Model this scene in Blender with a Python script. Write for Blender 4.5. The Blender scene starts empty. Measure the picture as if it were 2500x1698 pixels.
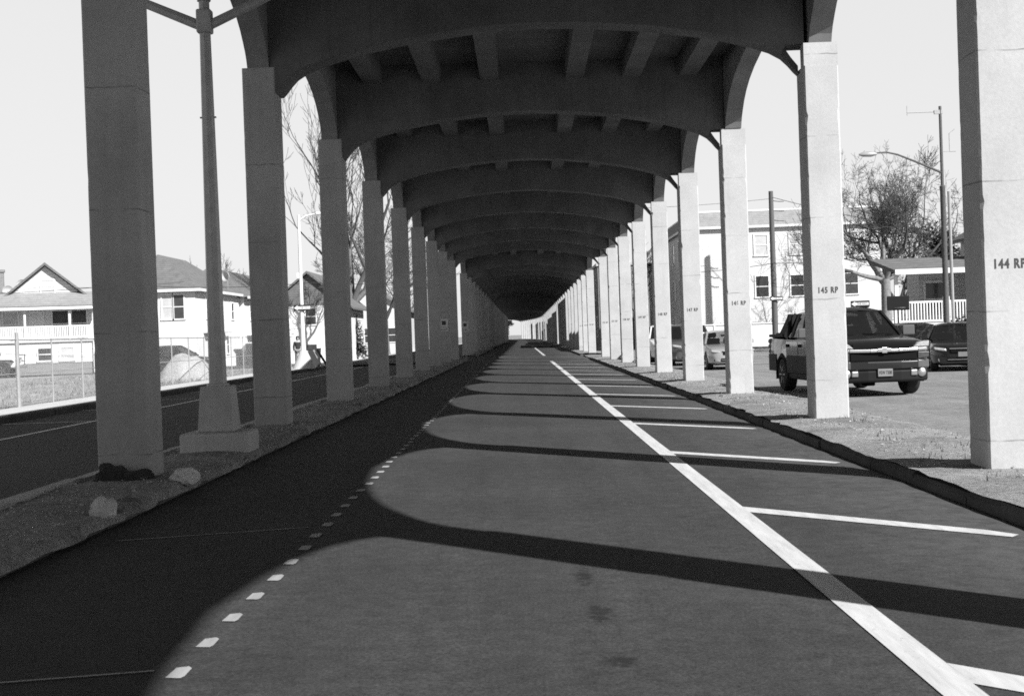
import bpy, bmesh, math, random
from mathutils import Vector, Matrix, noise
R = math.radians
C = bpy.context.scene.collection
scene = bpy.context.scene

# ---------------------------------------------------------------- camera, world, sun, exposure
CAM_H = 1.49
cam_data = bpy.data.cameras.new('camera')
cam_data.sensor_width = 36.0
cam_data.lens = 50.0
cam_data.clip_start = 0.05
cam_data.clip_end = 6000
cam = bpy.data.objects.new('camera', cam_data)
C.objects.link(cam)
cam.matrix_world = (Matrix.Translation((0, 0, CAM_H)) @ Matrix.Rotation(0.0092, 4, 'Z')
                    @ Matrix.Rotation(math.pi / 2 - 0.0093, 4, 'X') @ Matrix.Rotation(-0.035, 4, 'Z'))
cam_data.dof.use_dof = True
cam_data.dof.focus_distance = 27.0
cam_data.dof.aperture_fstop = 10.0
scene.camera = cam

SUN_EL = R(36.3)
SUN_DIR = Vector((-0.70, 0.714, -math.tan(SUN_EL))).normalized()     # way the light travels
world = bpy.data.worlds.new('World')
scene.world = world
world.use_nodes = True
wn, wl = world.node_tree.nodes, world.node_tree.links
for n in list(wn):
    wn.remove(n)
sky = wn.new('ShaderNodeTexSky')
sky.sky_type = 'NISHITA'
sky.sun_disc = False
sky.sun_elevation = SUN_EL
sky.sun_rotation = math.atan2(-SUN_DIR.x, -SUN_DIR.y)
sky.air_density = 1.0
sky.dust_density = 1.0
bw = wn.new('ShaderNodeRGBToBW')
bg = wn.new('ShaderNodeBackground')
bg.inputs['Strength'].default_value = 0.10
wo = wn.new('ShaderNodeOutputWorld')
# the film saw an even, nearly white sky: flatten the range of the physical sky
pw = wn.new('ShaderNodeMath')
pw.operation = 'POWER'
pw.inputs[1].default_value = 0.10
gn = wn.new('ShaderNodeMath')
gn.operation = 'MULTIPLY'
gn.inputs[1].default_value = 3.75
wl.new(sky.outputs[0], bw.inputs[0])
wl.new(bw.outputs[0], pw.inputs[0])
wl.new(pw.outputs[0], gn.inputs[0])
# clear winter sky: pale and bright along the horizon, deep and dark overhead
wtc = wn.new('ShaderNodeTexCoord')
wsp = wn.new('ShaderNodeSeparateXYZ')
wmr = wn.new('ShaderNodeMapRange')
wmr.interpolation_type = 'SMOOTHSTEP'
wmr.inputs['From Min'].default_value = 0.22
wmr.inputs['From Max'].default_value = 0.42
wmr.inputs['To Min'].default_value = 1.0
wmr.inputs['To Max'].default_value = 0.18
wmu = wn.new('ShaderNodeMath')
wmu.operation = 'MULTIPLY'
wl.new(wtc.outputs['Generated'], wsp.inputs[0])
wl.new(wsp.outputs['Z'], wmr.inputs['Value'])
wl.new(gn.outputs[0], wmu.inputs[0])
wl.new(wmr.outputs[0], wmu.inputs[1])
waz = wn.new('ShaderNodeMapRange')
waz.interpolation_type = 'SMOOTHSTEP'
waz.inputs['From Min'].default_value = -0.45
waz.inputs['From Max'].default_value = 0.45
waz.inputs['To Min'].default_value = 0.92
waz.inputs['To Max'].default_value = 1.0
wm2 = wn.new('ShaderNodeMath')
wm2.operation = 'MULTIPLY'
wl.new(wsp.outputs['Y'], waz.inputs['Value'])
wl.new(wmu.outputs[0], wm2.inputs[0])
wl.new(waz.outputs[0], wm2.inputs[1])
wl.new(wm2.outputs[0], bg.inputs['Color'])
wl.new(bg.outputs[0], wo.inputs['Surface'])
sun_data = bpy.data.lights.new('sun', 'SUN')
sun_data.energy = 4.2
sun_data.angle = R(0.53)
sun_data.color = (1, 1, 1)
sun = bpy.data.objects.new('sun', sun_data)
C.objects.link(sun)
sun.rotation_euler = SUN_DIR.to_track_quat('-Z', 'Y').to_euler()
scene.view_settings.view_transform = 'Standard'
scene.view_settings.look = 'None'
scene.view_settings.exposure = 0.95
scene.view_settings.gamma = 1.0
scene.cycles.max_bounces = 6
scene.cycles.use_denoising = False
scene.cycles.filter_width = 1.7

# ---------------------------------------------------------------- helpers
def cx(y):                                  # the line of the viaduct bends slowly left far away
    return -3.1e-4 * max(0.0, y - 325.0) ** 2

class MB:
    def __init__(s):
        s.v, s.f = [], []
    def add(s, vs, fs):
        o = len(s.v)
        s.v += [tuple(p) for p in vs]
        s.f += [tuple(i + o for i in f) for f in fs]
        return s
    def box(s, x0, x1, y0, y1, z0, z1):
        v = [(x0, y0, z0), (x1, y0, z0), (x1, y1, z0), (x0, y1, z0), (x0, y0, z1), (x1, y0, z1), (x1, y1, z1), (x0, y1, z1)]
        return s.add(v, [(0, 3, 2, 1), (4, 5, 6, 7), (0, 1, 5, 4), (1, 2, 6, 5), (2, 3, 7, 6), (3, 0, 4, 7)])
    def quad(s, a, b, c, d):
        return s.add([a, b, c, d], [(0, 1, 2, 3)])
    def prism(s, pts, axis, a, b):          # pts: outline in the two other axes, swept from a to b
        def p3(p, t):
            return {'x': (t, p[0], p[1]), 'y': (p[0], t, p[1]), 'z': (p[0], p[1], t)}[axis]
        n = len(pts)
        v = [p3(p, a) for p in pts] + [p3(p, b) for p in pts]
        f = [tuple(range(n)), tuple(range(2 * n - 1, n - 1, -1))]
        f += [(i, (i + 1) % n, n + (i + 1) % n, n + i) for i in range(n)]
        return s.add(v, f)
    def tube(s, pts, rad, n=8, cap=True):
        pts = [Vector(p) for p in pts]
        if not isinstance(rad, (list, tuple)):
            rad = [rad] * len(pts)
        vs = []
        for i, p in enumerate(pts):
            d = (pts[min(i + 1, len(pts) - 1)] - pts[max(i - 1, 0)])
            d = d.normalized() if d.length > 1e-9 else Vector((0, 0, 1))
            a = Vector((0, 0, 1)) if abs(d.z) < 0.93 else Vector((1, 0, 0))
            u = d.cross(a).normalized()
            w = d.cross(u)
            for k in range(n):
                t = 2 * math.pi * k / n
                vs.append(p + (u * math.cos(t) + w * math.sin(t)) * rad[i])
        fs = []
        for i in range(len(pts) - 1):
            for k in range(n):
                fs.append((i * n + k, i * n + (k + 1) % n, (i + 1) * n + (k + 1) % n, (i + 1) * n + k))
        if cap:
            fs.append(tuple(range(n - 1, -1, -1)))
            fs.append(tuple(range((len(pts) - 1) * n, len(pts) * n)))
        return s.add(vs, fs)
    def bar(s, a, b, w, h):                 # rectangular bar
        a, b = Vector(a), Vector(b)
        d = (b - a).normalized()
        up = Vector((0, 0, 1)) if abs(d.z) < 0.95 else Vector((0, 1, 0))
        u = d.cross(up).normalized() * (w / 2)
        t = u.cross(d).normalized() * (h / 2)
        v = [a - u - t, a + u - t, a + u + t, a - u + t, b - u - t, b + u - t, b + u + t, b - u + t]
        return s.add(v, [(0, 1, 2, 3), (7, 6, 5, 4), (0, 4, 5, 1), (1, 5, 6, 2), (2, 6, 7, 3), (3, 7, 4, 0)])
    def lathe(s, prof, n=20, axis='z', c=(0, 0, 0)):
        vs = []
        for r, z in prof:
            for k in range(n):
                t = 2 * math.pi * k / n
                p = (r * math.cos(t), r * math.sin(t), z)
                if axis == 'x':
                    p = (z, r * math.cos(t), r * math.sin(t))
                if axis == 'y':
                    p = (r * math.cos(t), z, r * math.sin(t))
                vs.append((p[0] + c[0], p[1] + c[1], p[2] + c[2]))
        m = len(prof)
        fs = [(i * n + k, i * n + (k + 1) % n, (i + 1) * n + (k + 1) % n, (i + 1) * n + k) for i in range(m - 1) for k in range(n)]
        fs += [tuple(range(n)), tuple(range((m - 1) * n, m * n))]
        return s.add(vs, fs)
    def mesh(s, name):
        me = bpy.data.meshes.new(name)
        me.from_pydata(s.v, [], s.f)
        bm = bmesh.new()
        bm.from_mesh(me)
        bmesh.ops.recalc_face_normals(bm, faces=bm.faces)
        bm.to_mesh(me)
        bm.free()
        return me
    def build(s, name, mat, parent=None, bevel=0.0, smooth=None, seg=2, loc=None, subsurf=0):
        me = s.mesh(name)
        return link(name, me, mat, parent, bevel, smooth, seg, loc, subsurf)

def link(name, me, mat, parent=None, bevel=0.0, smooth=None, seg=2, loc=None, subsurf=0):
    o = bpy.data.objects.new(name, me)
    C.objects.link(o)
    if mat is not None:
        me.materials.clear()
        me.materials.append(mat)
    if parent is not None:
        o.parent = parent
    if loc is not None:
        o.location = loc
    if smooth is not None:
        for p in me.polygons:
            p.use_smooth = True
        me.set_sharp_from_angle(angle=R(smooth))
    if bevel > 0:
        b = o.modifiers.new('bevel', 'BEVEL')
        b.width = bevel
        b.segments = seg
        b.limit_method = 'ANGLE'
    if subsurf:
        b = o.modifiers.new('sub', 'SUBSURF')
        b.levels = subsurf
        b.render_levels = subsurf
    return o

def tag(o, label=None, cat=None, group=None, kind=None):
    if label: o['label'] = label
    if cat: o['category'] = cat
    if group: o['group'] = group
    if kind: o['kind'] = kind
    return o

def thing(name, label, cat, loc=(0, 0, 0), rz=0.0, group=None):
    o = bpy.data.objects.new(name, None)
    o.empty_display_size = 0.2
    C.objects.link(o)
    o.location = loc
    o.rotation_euler = (0, 0, rz)
    return tag(o, label, cat, group)

def dup(root, loc, rz=0.0, label=None):
    def cp(o, par):
        c = o.copy()
        C.objects.link(c)
        c.parent = par
        for ch in o.children:
            cp(ch, c)
        return c
    r = cp(root, None)
    r.location = loc
    r.rotation_euler = (0, 0, rz)
    if label: r['label'] = label
    return r

def structure(o):
    o['kind'] = 'structure'
    return o

# ---------------------------------------------------------------- materials (the photograph is black and white)
def newmat(name):
    m = bpy.data.materials.new(name)
    m.use_nodes = True
    nt = m.node_tree
    return m, nt.nodes, nt.links, nt.nodes['Principled BSDF']

def g3(v):
    return (v, v, v, 1)

def ramp(nodes, stops):
    r = nodes.new('ShaderNodeValToRGB')
    e = r.color_ramp.elements
    e[0].position, e[0].color = stops[0][0], g3(stops[0][1])
    e[1].position, e[1].color = stops[-1][0], g3(stops[-1][1])
    for p, v in stops[1:-1]:
        q = e.new(p)
        q.color = g3(v)
    return r

def mixc(nodes, links, fac, a, b, mode='MIX'):
    m = nodes.new('ShaderNodeMix')
    m.data_type = 'RGBA'
    m.blend_type = mode
    for sock, val in ((m.inputs['Factor'], fac), (m.inputs['A'], a), (m.inputs['B'], b)):
        if isinstance(val, bpy.types.NodeSocket):
            links.new(val, sock)
        elif isinstance(val, (int, float)):
            if sock.type == 'RGBA':
                sock.default_value = g3(val)
            else:
                sock.default_value = val
    return m.outputs['Result']

def tex_noise(nodes, links, vec, scale, detail=5, rough=0.6, dist=0.0):
    n = nodes.new('ShaderNodeTexNoise')
    n.inputs['Scale'].default_value = scale
    n.inputs['Detail'].default_value = detail
    n.inputs['Roughness'].default_value = rough
    n.inputs['Distortion'].default_value = dist
    links.new(vec, n.inputs['Vector'])
    return n

def mathn(nodes, links, op, a, b=None, c=None, clamp=False):
    m = nodes.new('ShaderNodeMath')
    m.operation = op
    m.use_clamp = clamp
    for i, val in enumerate((a, b, c)):
        if val is None: continue
        if isinstance(val, bpy.types.NodeSocket): links.new(val, m.inputs[i])
        else: m.inputs[i].default_value = val
    return m.outputs[0]

def bump(nodes, links, height, strength, dist, bsdf):
    b = nodes.new('ShaderNodeBump')
    b.inputs['Strength'].default_value = strength
    b.inputs['Distance'].default_value = dist
    links.new(height, b.inputs['Height'])
    links.new(b.outputs[0], bsdf.inputs['Normal'])

def simple(name, v, rough=0.6, metal=0.0, var=0.12, scale=6.0, bmp=0.0, coat=0.0, spec=0.5):
    m, n, l, b = newmat(name)
    tc = n.new('ShaderNodeTexCoord')
    t = tex_noise(n, l, tc.outputs['Object'], scale)
    r = ramp(n, [(0.25, max(0, v * (1 - var))), (0.75, min(1, v * (1 + var)))])
    l.new(t.outputs['Fac'], r.inputs[0])
    l.new(r.outputs[0], b.inputs['Base Color'])
    b.inputs['Roughness'].default_value = rough
    b.inputs['Metallic'].default_value = metal
    b.inputs['Specular IOR Level'].default_value = spec
    if coat:
        b.inputs['Coat Weight'].default_value = coat
        b.inputs['Coat Roughness'].default_value = 0.04
    if bmp:
        t2 = tex_noise(n, l, tc.outputs['Object'], scale * 12, 3)
        bump(n, l, t2.outputs['Fac'], bmp, 0.01, b)
    return m

def concrete(name, lo, hi, seams=True, grime=0.25):
    m, n, l, b = newmat(name)
    tc = n.new('ShaderNodeTexCoord')
    oi = n.new('ShaderNodeObjectInfo')
    off = n.new('ShaderNodeVectorMath')
    off.operation = 'ADD'
    sc = n.new('ShaderNodeVectorMath')
    sc.operation = 'SCALE'
    cmb = n.new('ShaderNodeCombineXYZ')
    for i in range(3): l.new(oi.outputs['Random'], cmb.inputs[i])
    l.new(cmb.outputs[0], sc.inputs[0])
    sc.inputs['Scale'].default_value = 37.0
    l.new(tc.outputs['Object'], off.inputs[0])
    l.new(sc.outputs[0], off.inputs[1])
    vec = off.outputs[0]
    big = tex_noise(n, l, vec, 1.1, 6, 0.62)
    fine = tex_noise(n, l, vec, 26.0, 4, 0.7)
    speck = tex_noise(n, l, vec, 95.0, 2, 0.5)
    r1 = ramp(n, [(0.3, lo), (0.68, hi)])
    l.new(big.outputs['Fac'], r1.inputs[0])
    r2 = ramp(n, [(0.3, 0.92), (0.7, 1.05)])
    l.new(fine.outputs['Fac'], r2.inputs[0])
    col = mixc(n, l, 1.0, r1.outputs[0], r2.outputs[0], 'MULTIPLY')
    # rain streaks: noise stretched along z
    mp = n.new('ShaderNodeMapping')
    mp.inputs['Scale'].default_value = (9.0, 9.0, 0.45)
    l.new(vec, mp.inputs[0])
    st = tex_noise(n, l, mp.outputs[0], 1.0, 4, 0.6)
    r3 = ramp(n, [(0.52, 0.0), (0.75, grime)])
    l.new(st.outputs['Fac'], r3.inputs[0])
    col = mixc(n, l, r3.outputs[0], col, lo * 0.55)
    hgt = fine.outputs['Fac']
    if seams:                               # construction joints at each lift of the pour
        sep = n.new('ShaderNodeSeparateXYZ')
        l.new(tc.outputs['Object'], sep.inputs[0])
        wob = tex_noise(n, l, vec, 3.0, 3)
        z = mathn(n, l, 'MULTIPLY_ADD', wob.outputs['Fac'], 0.05, sep.outputs['Z'])
        rr = mathn(n, l, 'MULTIPLY', oi.outputs['Random'], 1.2)
        z = mathn(n, l, 'ADD', z, rr)
        fr = mathn(n, l, 'FRACT', mathn(n, l, 'DIVIDE', z, 1.22))
        d = mathn(n, l, 'ABSOLUTE', mathn(n, l, 'SUBTRACT', fr, 0.5))
        ln = mathn(n, l, 'LESS_THAN', d, 0.006)
        pick = ramp(n, [(0.42, 0.0), (0.6, 0.75)])
        l.new(tex_noise(n, l, vec, 2.3, 3).outputs['Fac'], pick.inputs[0])
        lf = mathn(n, l, 'MULTIPLY', ln, pick.outputs[0])
        col = mixc(n, l, lf, col, lo * 0.4)
    l.new(col, b.inputs['Base Color'])
    b.inputs['Roughness'].default_value = 0.9
    b.inputs['Specular IOR Level'].default_value = 0.2
    h2 = mathn(n, l, 'ADD', hgt, mathn(n, l, 'MULTIPLY', speck.outputs['Fac'], 0.5))
    bump(n, l, h2, 0.18, 0.012, b)
    return m

def asphalt(name, lo, hi, stains=None, pale_x=None, rough=0.85):
    m, n, l, b = newmat(name)
    tc = n.new('ShaderNodeTexCoord')
    vec = tc.outputs['Object']
    big = tex_noise(n, l, vec, 0.35, 5, 0.6)
    mid = tex_noise(n, l, vec, 7.0, 5, 0.7)
    fine = tex_noise(n, l, vec, 55.0, 3, 0.75)
    vor = n.new('ShaderNodeTexVoronoi')
    vor.inputs['Scale'].default_value = 60.0
    l.new(vec, vor.inputs['Vector'])
    r1 = ramp(n, [(0.3, lo), (0.7, hi)])
    l.new(big.outputs['Fac'], r1.inputs[0])
    r2 = ramp(n, [(0.28, 0.72), (0.72, 1.25)])
    l.new(mid.outputs['Fac'], r2.inputs[0])
    col = mixc(n, l, 1.0, r1.outputs[0], r2.outputs[0], 'MULTIPLY')
    r3 = ramp(n, [(0.3, 0.45), (0.7, 1.55)])
    l.new(fine.outputs['Fac'], r3.inputs[0])
    col = mixc(n, l, 1.0, col, r3.outputs[0], 'MULTIPLY')
    # pale stones in the mix
    r4 = ramp(n, [(0.0, 1.0), (0.16, 0.0)])
    l.new(vor.outputs['Distance'], r4.inputs[0])
    pk = ramp(n, [(0.60, 0.0), (0.66, 0.9)])
    l.new(tex_noise(n, l, vec, 31.0, 2).outputs['Fac'], pk.inputs[0])
    col = mixc(n, l, mathn(n, l, 'MULTIPLY', r4.outputs[0], pk.outputs[0]), col, hi * 4)
    # wheel tracks and longitudinal drag: noise stretched along the road
    mp = n.new('ShaderNodeMapping')
    mp.inputs['Scale'].default_value = (2.2, 0.09, 1.0)
    l.new(vec, mp.inputs[0])
    dr = tex_noise(n, l, mp.outputs[0], 1.0, 5, 0.6)
    r5 = ramp(n, [(0.3, 0.86), (0.7, 1.14)])
    l.new(dr.outputs['Fac'], r5.inputs[0])
    col = mixc(n, l, 1.0, col, r5.outputs[0], 'MULTIPLY')
    sep = n.new('ShaderNodeSeparateXYZ')
    l.new(vec, sep.inputs[0])
    if pale_x:                              # dust in the parking lane beside the kerb
        x0, x1, v = pale_x
        mr = n.new('ShaderNodeMapRange')
        mr.inputs['From Min'].default_value = x0
        mr.inputs['From Max'].default_value = x1
        l.new(mathn(n, l, 'ADD', sep.outputs['X'], mathn(n, l, 'MULTIPLY_ADD', big.outputs['Fac'], 1.6, -0.8)), mr.inputs['Value'])
        dust = ramp(n, [(0.35, 0.25), (0.65, 1.0)])
        l.new(mid.outputs['Fac'], dust.inputs[0])
        col = mixc(n, l, mathn(n, l, 'MULTIPLY', mr.outputs[0], dust.outputs[0]), col, v)
    for (sx, sy, rx, ry) in (stains or []):  # oil drips
        wb = tex_noise(n, l, vec, 11.0, 6, 0.75)
        ax = mathn(n, l, 'DIVIDE', mathn(n, l, 'SUBTRACT', sep.outputs['X'], sx), rx)
        ay = mathn(n, l, 'DIVIDE', mathn(n, l, 'SUBTRACT', sep.outputs['Y'], sy), ry)
        d = mathn(n, l, 'ADD', mathn(n, l, 'MULTIPLY', ax, ax), mathn(n, l, 'MULTIPLY', ay, ay))
        d = mathn(n, l, 'ADD', d, mathn(n, l, 'MULTIPLY_ADD', wb.outputs['Fac'], 5.6, -2.8))
        s = ramp(n, [(0.0, 0.75), (1.5, 0.0)])
        l.new(d, s.inputs[0])
        col = mixc(n, l, s.outputs[0], col, lo * 0.25)
    l.new(col, b.inputs['Base Color'])
    b.inputs['Roughness'].default_value = rough
    b.inputs['Specular IOR Level'].default_value = 0.25
    h = mathn(n, l, 'ADD', fine.outputs['Fac'], mathn(n, l, 'MULTIPLY', mid.outputs['Fac'], 0.6))
    bump(n, l, h, 0.5, 0.008, b)
    return m

def ground_mat(name, stops, s1=0.7, s2=14.0, bstr=0.6):
    m, n, l, b = newmat(name)
    tc = n.new('ShaderNodeTexCoord')
    vec = tc.outputs['Object']
    a = tex_noise(n, l, vec, s1, 8, 0.68, 0.4)
    f = tex_noise(n, l, vec, s2, 6, 0.75)
    mixv = mathn(n, l, 'MULTIPLY_ADD', f.outputs['Fac'], 0.55, mathn(n, l, 'MULTIPLY', a.outputs['Fac'], 0.5))
    r = ramp(n, stops)
    l.new(mixv, r.inputs[0])
    g = tex_noise(n, l, vec, 90.0, 2, 0.6)
    r2 = ramp(n, [(0.3, 0.6), (0.7, 1.35)])
    l.new(g.outputs['Fac'], r2.inputs[0])
    l.new(mixc(n, l, 1.0, r.outputs[0], r2.outputs[0], 'MULTIPLY'), b.inputs['Base Color'])
    b.inputs['Roughness'].default_value = 0.95
    b.inputs['Specular IOR Level'].default_value = 0.1
    bump(n, l, mathn(n, l, 'ADD', f.outputs['Fac'], g.outputs['Fac']), bstr, 0.03, b)
    return m

def paint_mat(name, v, wear=0.5):
    m, n, l, b = newmat(name)
    tc = n.new('ShaderNodeTexCoord')
    vec = tc.outputs['Object']
    a = tex_noise(n, l, vec, 9.0, 6, 0.75)
    f = tex_noise(n, l, vec, 70.0, 3, 0.7)
    s = mathn(n, l, 'MULTIPLY_ADD', f.outputs['Fac'], 0.6, mathn(n, l, 'MULTIPLY', a.outputs['Fac'], 0.6))
    r = ramp(n, [(0.40 + 0.06 * wear, 0.08), (0.47 + 0.06 * wear, v)])
    l.new(s, r.inputs[0])
    mp = n.new('ShaderNodeMapping')
    mp.inputs['Scale'].default_value = (14.0, 1.2, 1.0)
    l.new(vec, mp.inputs[0])
    d = tex_noise(n, l, mp.outputs[0], 1.0, 5, 0.7)
    r2 = ramp(n, [(0.3, 0.72), (0.62, 1.0)])
    l.new(d.outputs['Fac'], r2.inputs[0])
    l.new(mixc(n, l, 1.0, r.outputs[0], r2.outputs[0], 'MULTIPLY'), b.inputs['Base Color'])
    b.inputs['Roughness'].default_value = 0.7
    return m

def striped(name, v, period, axis, dark=0.6, width=0.12, rough=0.7, var=0.1, grain=True):
    """siding / planks / shingles: thin darker joints every `period` metres along an axis"""
    m, n, l, b = newmat(name)
    tc = n.new('ShaderNodeTexCoord')
    sep = n.new('ShaderNodeSeparateXYZ')
    l.new(tc.outputs['Object'], sep.inputs[0])
    fr = mathn(n, l, 'FRACT', mathn(n, l, 'DIVIDE', sep.outputs[axis], period))
    ln = mathn(n, l, 'LESS_THAN', fr, width)
    t = tex_noise(n, l, tc.outputs['Object'], 2.5, 6, 0.7)
    r = ramp(n, [(0.3, v * (1 - var)), (0.7, min(0.95, v * (1 + var)))])
    l.new(t.outputs['Fac'], r.inputs[0])
    col = r.outputs[0]
    if grain:
        t2 = tex_noise(n, l, tc.outputs['Object'], 22.0, 3, 0.7)
        r2 = ramp(n, [(0.3, 0.86), (0.7, 1.1)])
        l.new(t2.outputs['Fac'], r2.inputs[0])
        col = mixc(n, l, 1.0, col, r2.outputs[0], 'MULTIPLY')
    col = mixc(n, l, ln, col, v * dark)
    l.new(col, b.inputs['Base Color'])
    b.inputs['Roughness'].default_value = rough
    bump(n, l, fr, 0.5, period * 0.12, b)
    return m

def brick_mat(name, v, mortar, sx=0.21, sy=0.07):
    m, n, l, b = newmat(name)
    tc = n.new('ShaderNodeTexCoord')
    sep = n.new('ShaderNodeSeparateXYZ')
    l.new(tc.outputs['Object'], sep.inputs[0])
    cmb = n.new('ShaderNodeCombineXYZ')
    l.new(mathn(n, l, 'ADD', sep.outputs['X'], sep.outputs['Y']), cmb.inputs[0])
    l.new(sep.outputs['Z'], cmb.inputs[1])
    bt = n.new('ShaderNodeTexBrick')
    bt.inputs['Color1'].default_value = g3(v)
    bt.inputs['Color2'].default_value = g3(v * 1.4)
    bt.inputs['Mortar'].default_value = g3(mortar)
    bt.inputs['Scale'].default_value = 1.0
    bt.inputs['Brick Width'].default_value = sx
    bt.inputs['Row Height'].default_value = sy
    bt.inputs['Mortar Size'].default_value = 0.012
    l.new(cmb.outputs[0], bt.inputs['Vector'])
    l.new(bt.outputs['Color'], b.inputs['Base Color'])
    b.inputs['Roughness'].default_value = 0.9
    return m

def glass_mat(name, tint, clear):
    m, n, l, b = newmat(name)
    out = n['Material Output']
    tr = n.new('ShaderNodeBsdfTransparent')
    tr.inputs[0].default_value = g3(tint)
    b.inputs['Base Color'].default_value = g3(0.015)
    b.inputs['Roughness'].default_value = 0.05
    mx = n.new('ShaderNodeMixShader')
    mx.inputs[0].default_value = clear
    l.new(b.outputs[0], mx.inputs[1])
    l.new(tr.outputs[0], mx.inputs[2])
    l.new(mx.outputs[0], out.inputs['Surface'])
    return m

def mesh_mat(name, v, period, w):
    """woven chain-link wire: diamonds of wire with open holes between"""
    m, n, l, b = newmat(name)
    out = n['Material Output']
    tc = n.new('ShaderNodeTexCoord')
    sep = n.new('ShaderNodeSeparateXYZ')
    l.new(tc.outputs['Object'], sep.inputs[0])
    s = mathn(n, l, 'ADD', sep.outputs['Y'], sep.outputs['Z'])
    d = mathn(n, l, 'SUBTRACT', sep.outputs['Y'], sep.outputs['Z'])
    s = mathn(n, l, 'LESS_THAN', mathn(n, l, 'FRACT', mathn(n, l, 'DIVIDE', s, period)), w)
    d = mathn(n, l, 'LESS_THAN', mathn(n, l, 'FRACT', mathn(n, l, 'DIVIDE', d, period)), w)
    k = mathn(n, l, 'MAXIMUM', s, d)
    b.inputs['Base Color'].default_value = g3(v)
    b.inputs['Metallic'].default_value = 0.3
    tr = n.new('ShaderNodeBsdfTransparent')
    mx = n.new('ShaderNodeMixShader')
    l.new(k, mx.inputs[0])
    l.new(tr.outputs[0], mx.inputs[1])
    l.new(b.outputs[0], mx.inputs[2])
    l.new(mx.outputs[0], out.inputs['Surface'])
    return m

M = {}
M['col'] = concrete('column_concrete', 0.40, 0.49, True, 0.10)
M['col_left'] = concrete('shade_darkened_concrete', 0.31, 0.40, True, 0.2)  # same column concrete, colour darkened to deepen the shade on the left row
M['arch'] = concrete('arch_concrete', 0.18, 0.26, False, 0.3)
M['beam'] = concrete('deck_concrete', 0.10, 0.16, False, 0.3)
M['base'] = concrete('base_concrete', 0.36, 0.48, False, 0.3)
M['kerb'] = concrete('kerb_concrete', 0.06, 0.11, False, 0.3)
M['walk'] = concrete('sidewalk_concrete', 0.42, 0.55, False, 0.1)
M['road'] = asphalt('new_asphalt', 0.036, 0.053, stains=[(0.38, 6.45, 0.11, 0.13), (0.35, 7.55, 0.08, 0.25), (0.31, 8.7, 0.06, 0.35)], pale_x=(1.9, 3.9, 0.095))
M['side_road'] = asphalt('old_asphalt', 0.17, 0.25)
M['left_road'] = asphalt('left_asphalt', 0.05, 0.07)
M['dirt'] = ground_mat('median_dirt', [(0.36, 0.10), (0.5, 0.24), (0.62, 0.36), (0.72, 0.5)])
M['lot'] = ground_mat('lot_ground', [(0.36, 0.16), (0.5, 0.30), (0.62, 0.42), (0.72, 0.5)], 0.5, 9.0)
M['terrain'] = ground_mat('terrain_ground', [(0.36, 0.16), (0.5, 0.24), (0.72, 0.34)], 0.2, 3.0)
M['paint'] = paint_mat('road_paint', 0.60, 0.25)
M['paint_worn'] = paint_mat('worn_paint', 0.8, 0.3)
M['paint_dash'] = paint_mat('faded_paint', 0.38, 0.4)
M['paint_thin'] = paint_mat('thin_paint', 0.45, 0.6)
M['ink'] = simple('stencil_ink', 0.05, 0.8, var=0.35, scale=30)
M['pole'] = simple('pole_metal', 0.36, 0.5, 0.2, var=0.15, scale=9)
M['pole_light'] = simple('galvanised', 0.33, 0.5, 0.2, var=0.15, scale=9)
M['wood'] = simple('pole_wood', 0.10, 0.9, var=0.35, scale=18, bmp=0.3)
M['wire'] = simple('cable_rubber', 0.04, 0.8)
M['bark'] = simple('bark', 0.13, 0.95, var=0.4, scale=10, bmp=0.6)
M['twig'] = simple('twig', 0.07, 0.95, var=0.3, scale=3)
M['pale_bark'] = simple('pale_bark', 0.2, 0.95, var=0.4, scale=8, bmp=0.5)
M['white'] = simple('white_paint', 0.72, 0.6, var=0.06)
M['white_plastic'] = striped('white_vinyl', 0.75, 0.18, 'X', 0.8, 0.08, var=0.04, grain=False)
M['stucco'] = simple('white_stucco', 0.66, 0.9, var=0.12, scale=1.2, bmp=0.25)
M['siding'] = striped('pale_siding', 0.62, 0.2, 'Z', 0.72, 0.12, var=0.06)
M['siding_dark'] = striped('grey_siding', 0.55, 0.2, 'Z', 0.72, 0.12, var=0.1)
M['shingle'] = striped('roof_shingle', 0.15, 0.16, 'Z', 0.6, 0.18, rough=0.9, var=0.25)
M['shingle_pale'] = striped('pale_shingle', 0.28, 0.14, 'Z', 0.7, 0.18, rough=0.9, var=0.2)
M['shingle_grey'] = striped('grey_shingle', 0.15, 0.14, 'Z', 0.7, 0.2, rough=0.9, var=0.3)
M['brick'] = brick_mat('brick', 0.13, 0.3)
M['dark'] = simple('dark_inside', 0.008, 0.8, spec=0.08)
M['pane'] = simple('window_pane', 0.05, 0.08, var=0.5, scale=1.5)
M['pane_pale'] = simple('curtained_pane', 0.5, 0.25, var=0.15, scale=2.0)
M['glass'] = glass_mat('car_glass', 0.75, 0.6)
M['glass_dark'] = glass_mat('dark_car_glass', 0.55, 0.35)
M['black_paint'] = simple('black_car_paint', 0.006, 0.3, 0.0, var=0.1, coat=0.7, spec=0.5)
M['silver_paint'] = simple('silver_car_paint', 0.40, 0.3, 0.35, var=0.05, coat=0.8)
M['grey_paint'] = simple('grey_car_paint', 0.10, 0.3, 0.2, var=0.05, coat=0.8)
M['white_car'] = simple('white_car_paint', 0.7, 0.3, 0.0, var=0.04, coat=0.6)
M['clad'] = simple('grey_cladding', 0.012, 0.6, var=0.15, scale=20, spec=0.15)
M['rubber'] = simple('tyre_rubber', 0.018, 0.85, var=0.3, scale=20)
M['chrome'] = simple('chrome', 0.55, 0.32, 0.9, var=0.05)
M['alloy'] = simple('alloy', 0.32, 0.35, 0.7, var=0.1)
M['lamp'] = simple('lamp_glass', 0.45, 0.12, 0.3, var=0.3, scale=18)
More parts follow.
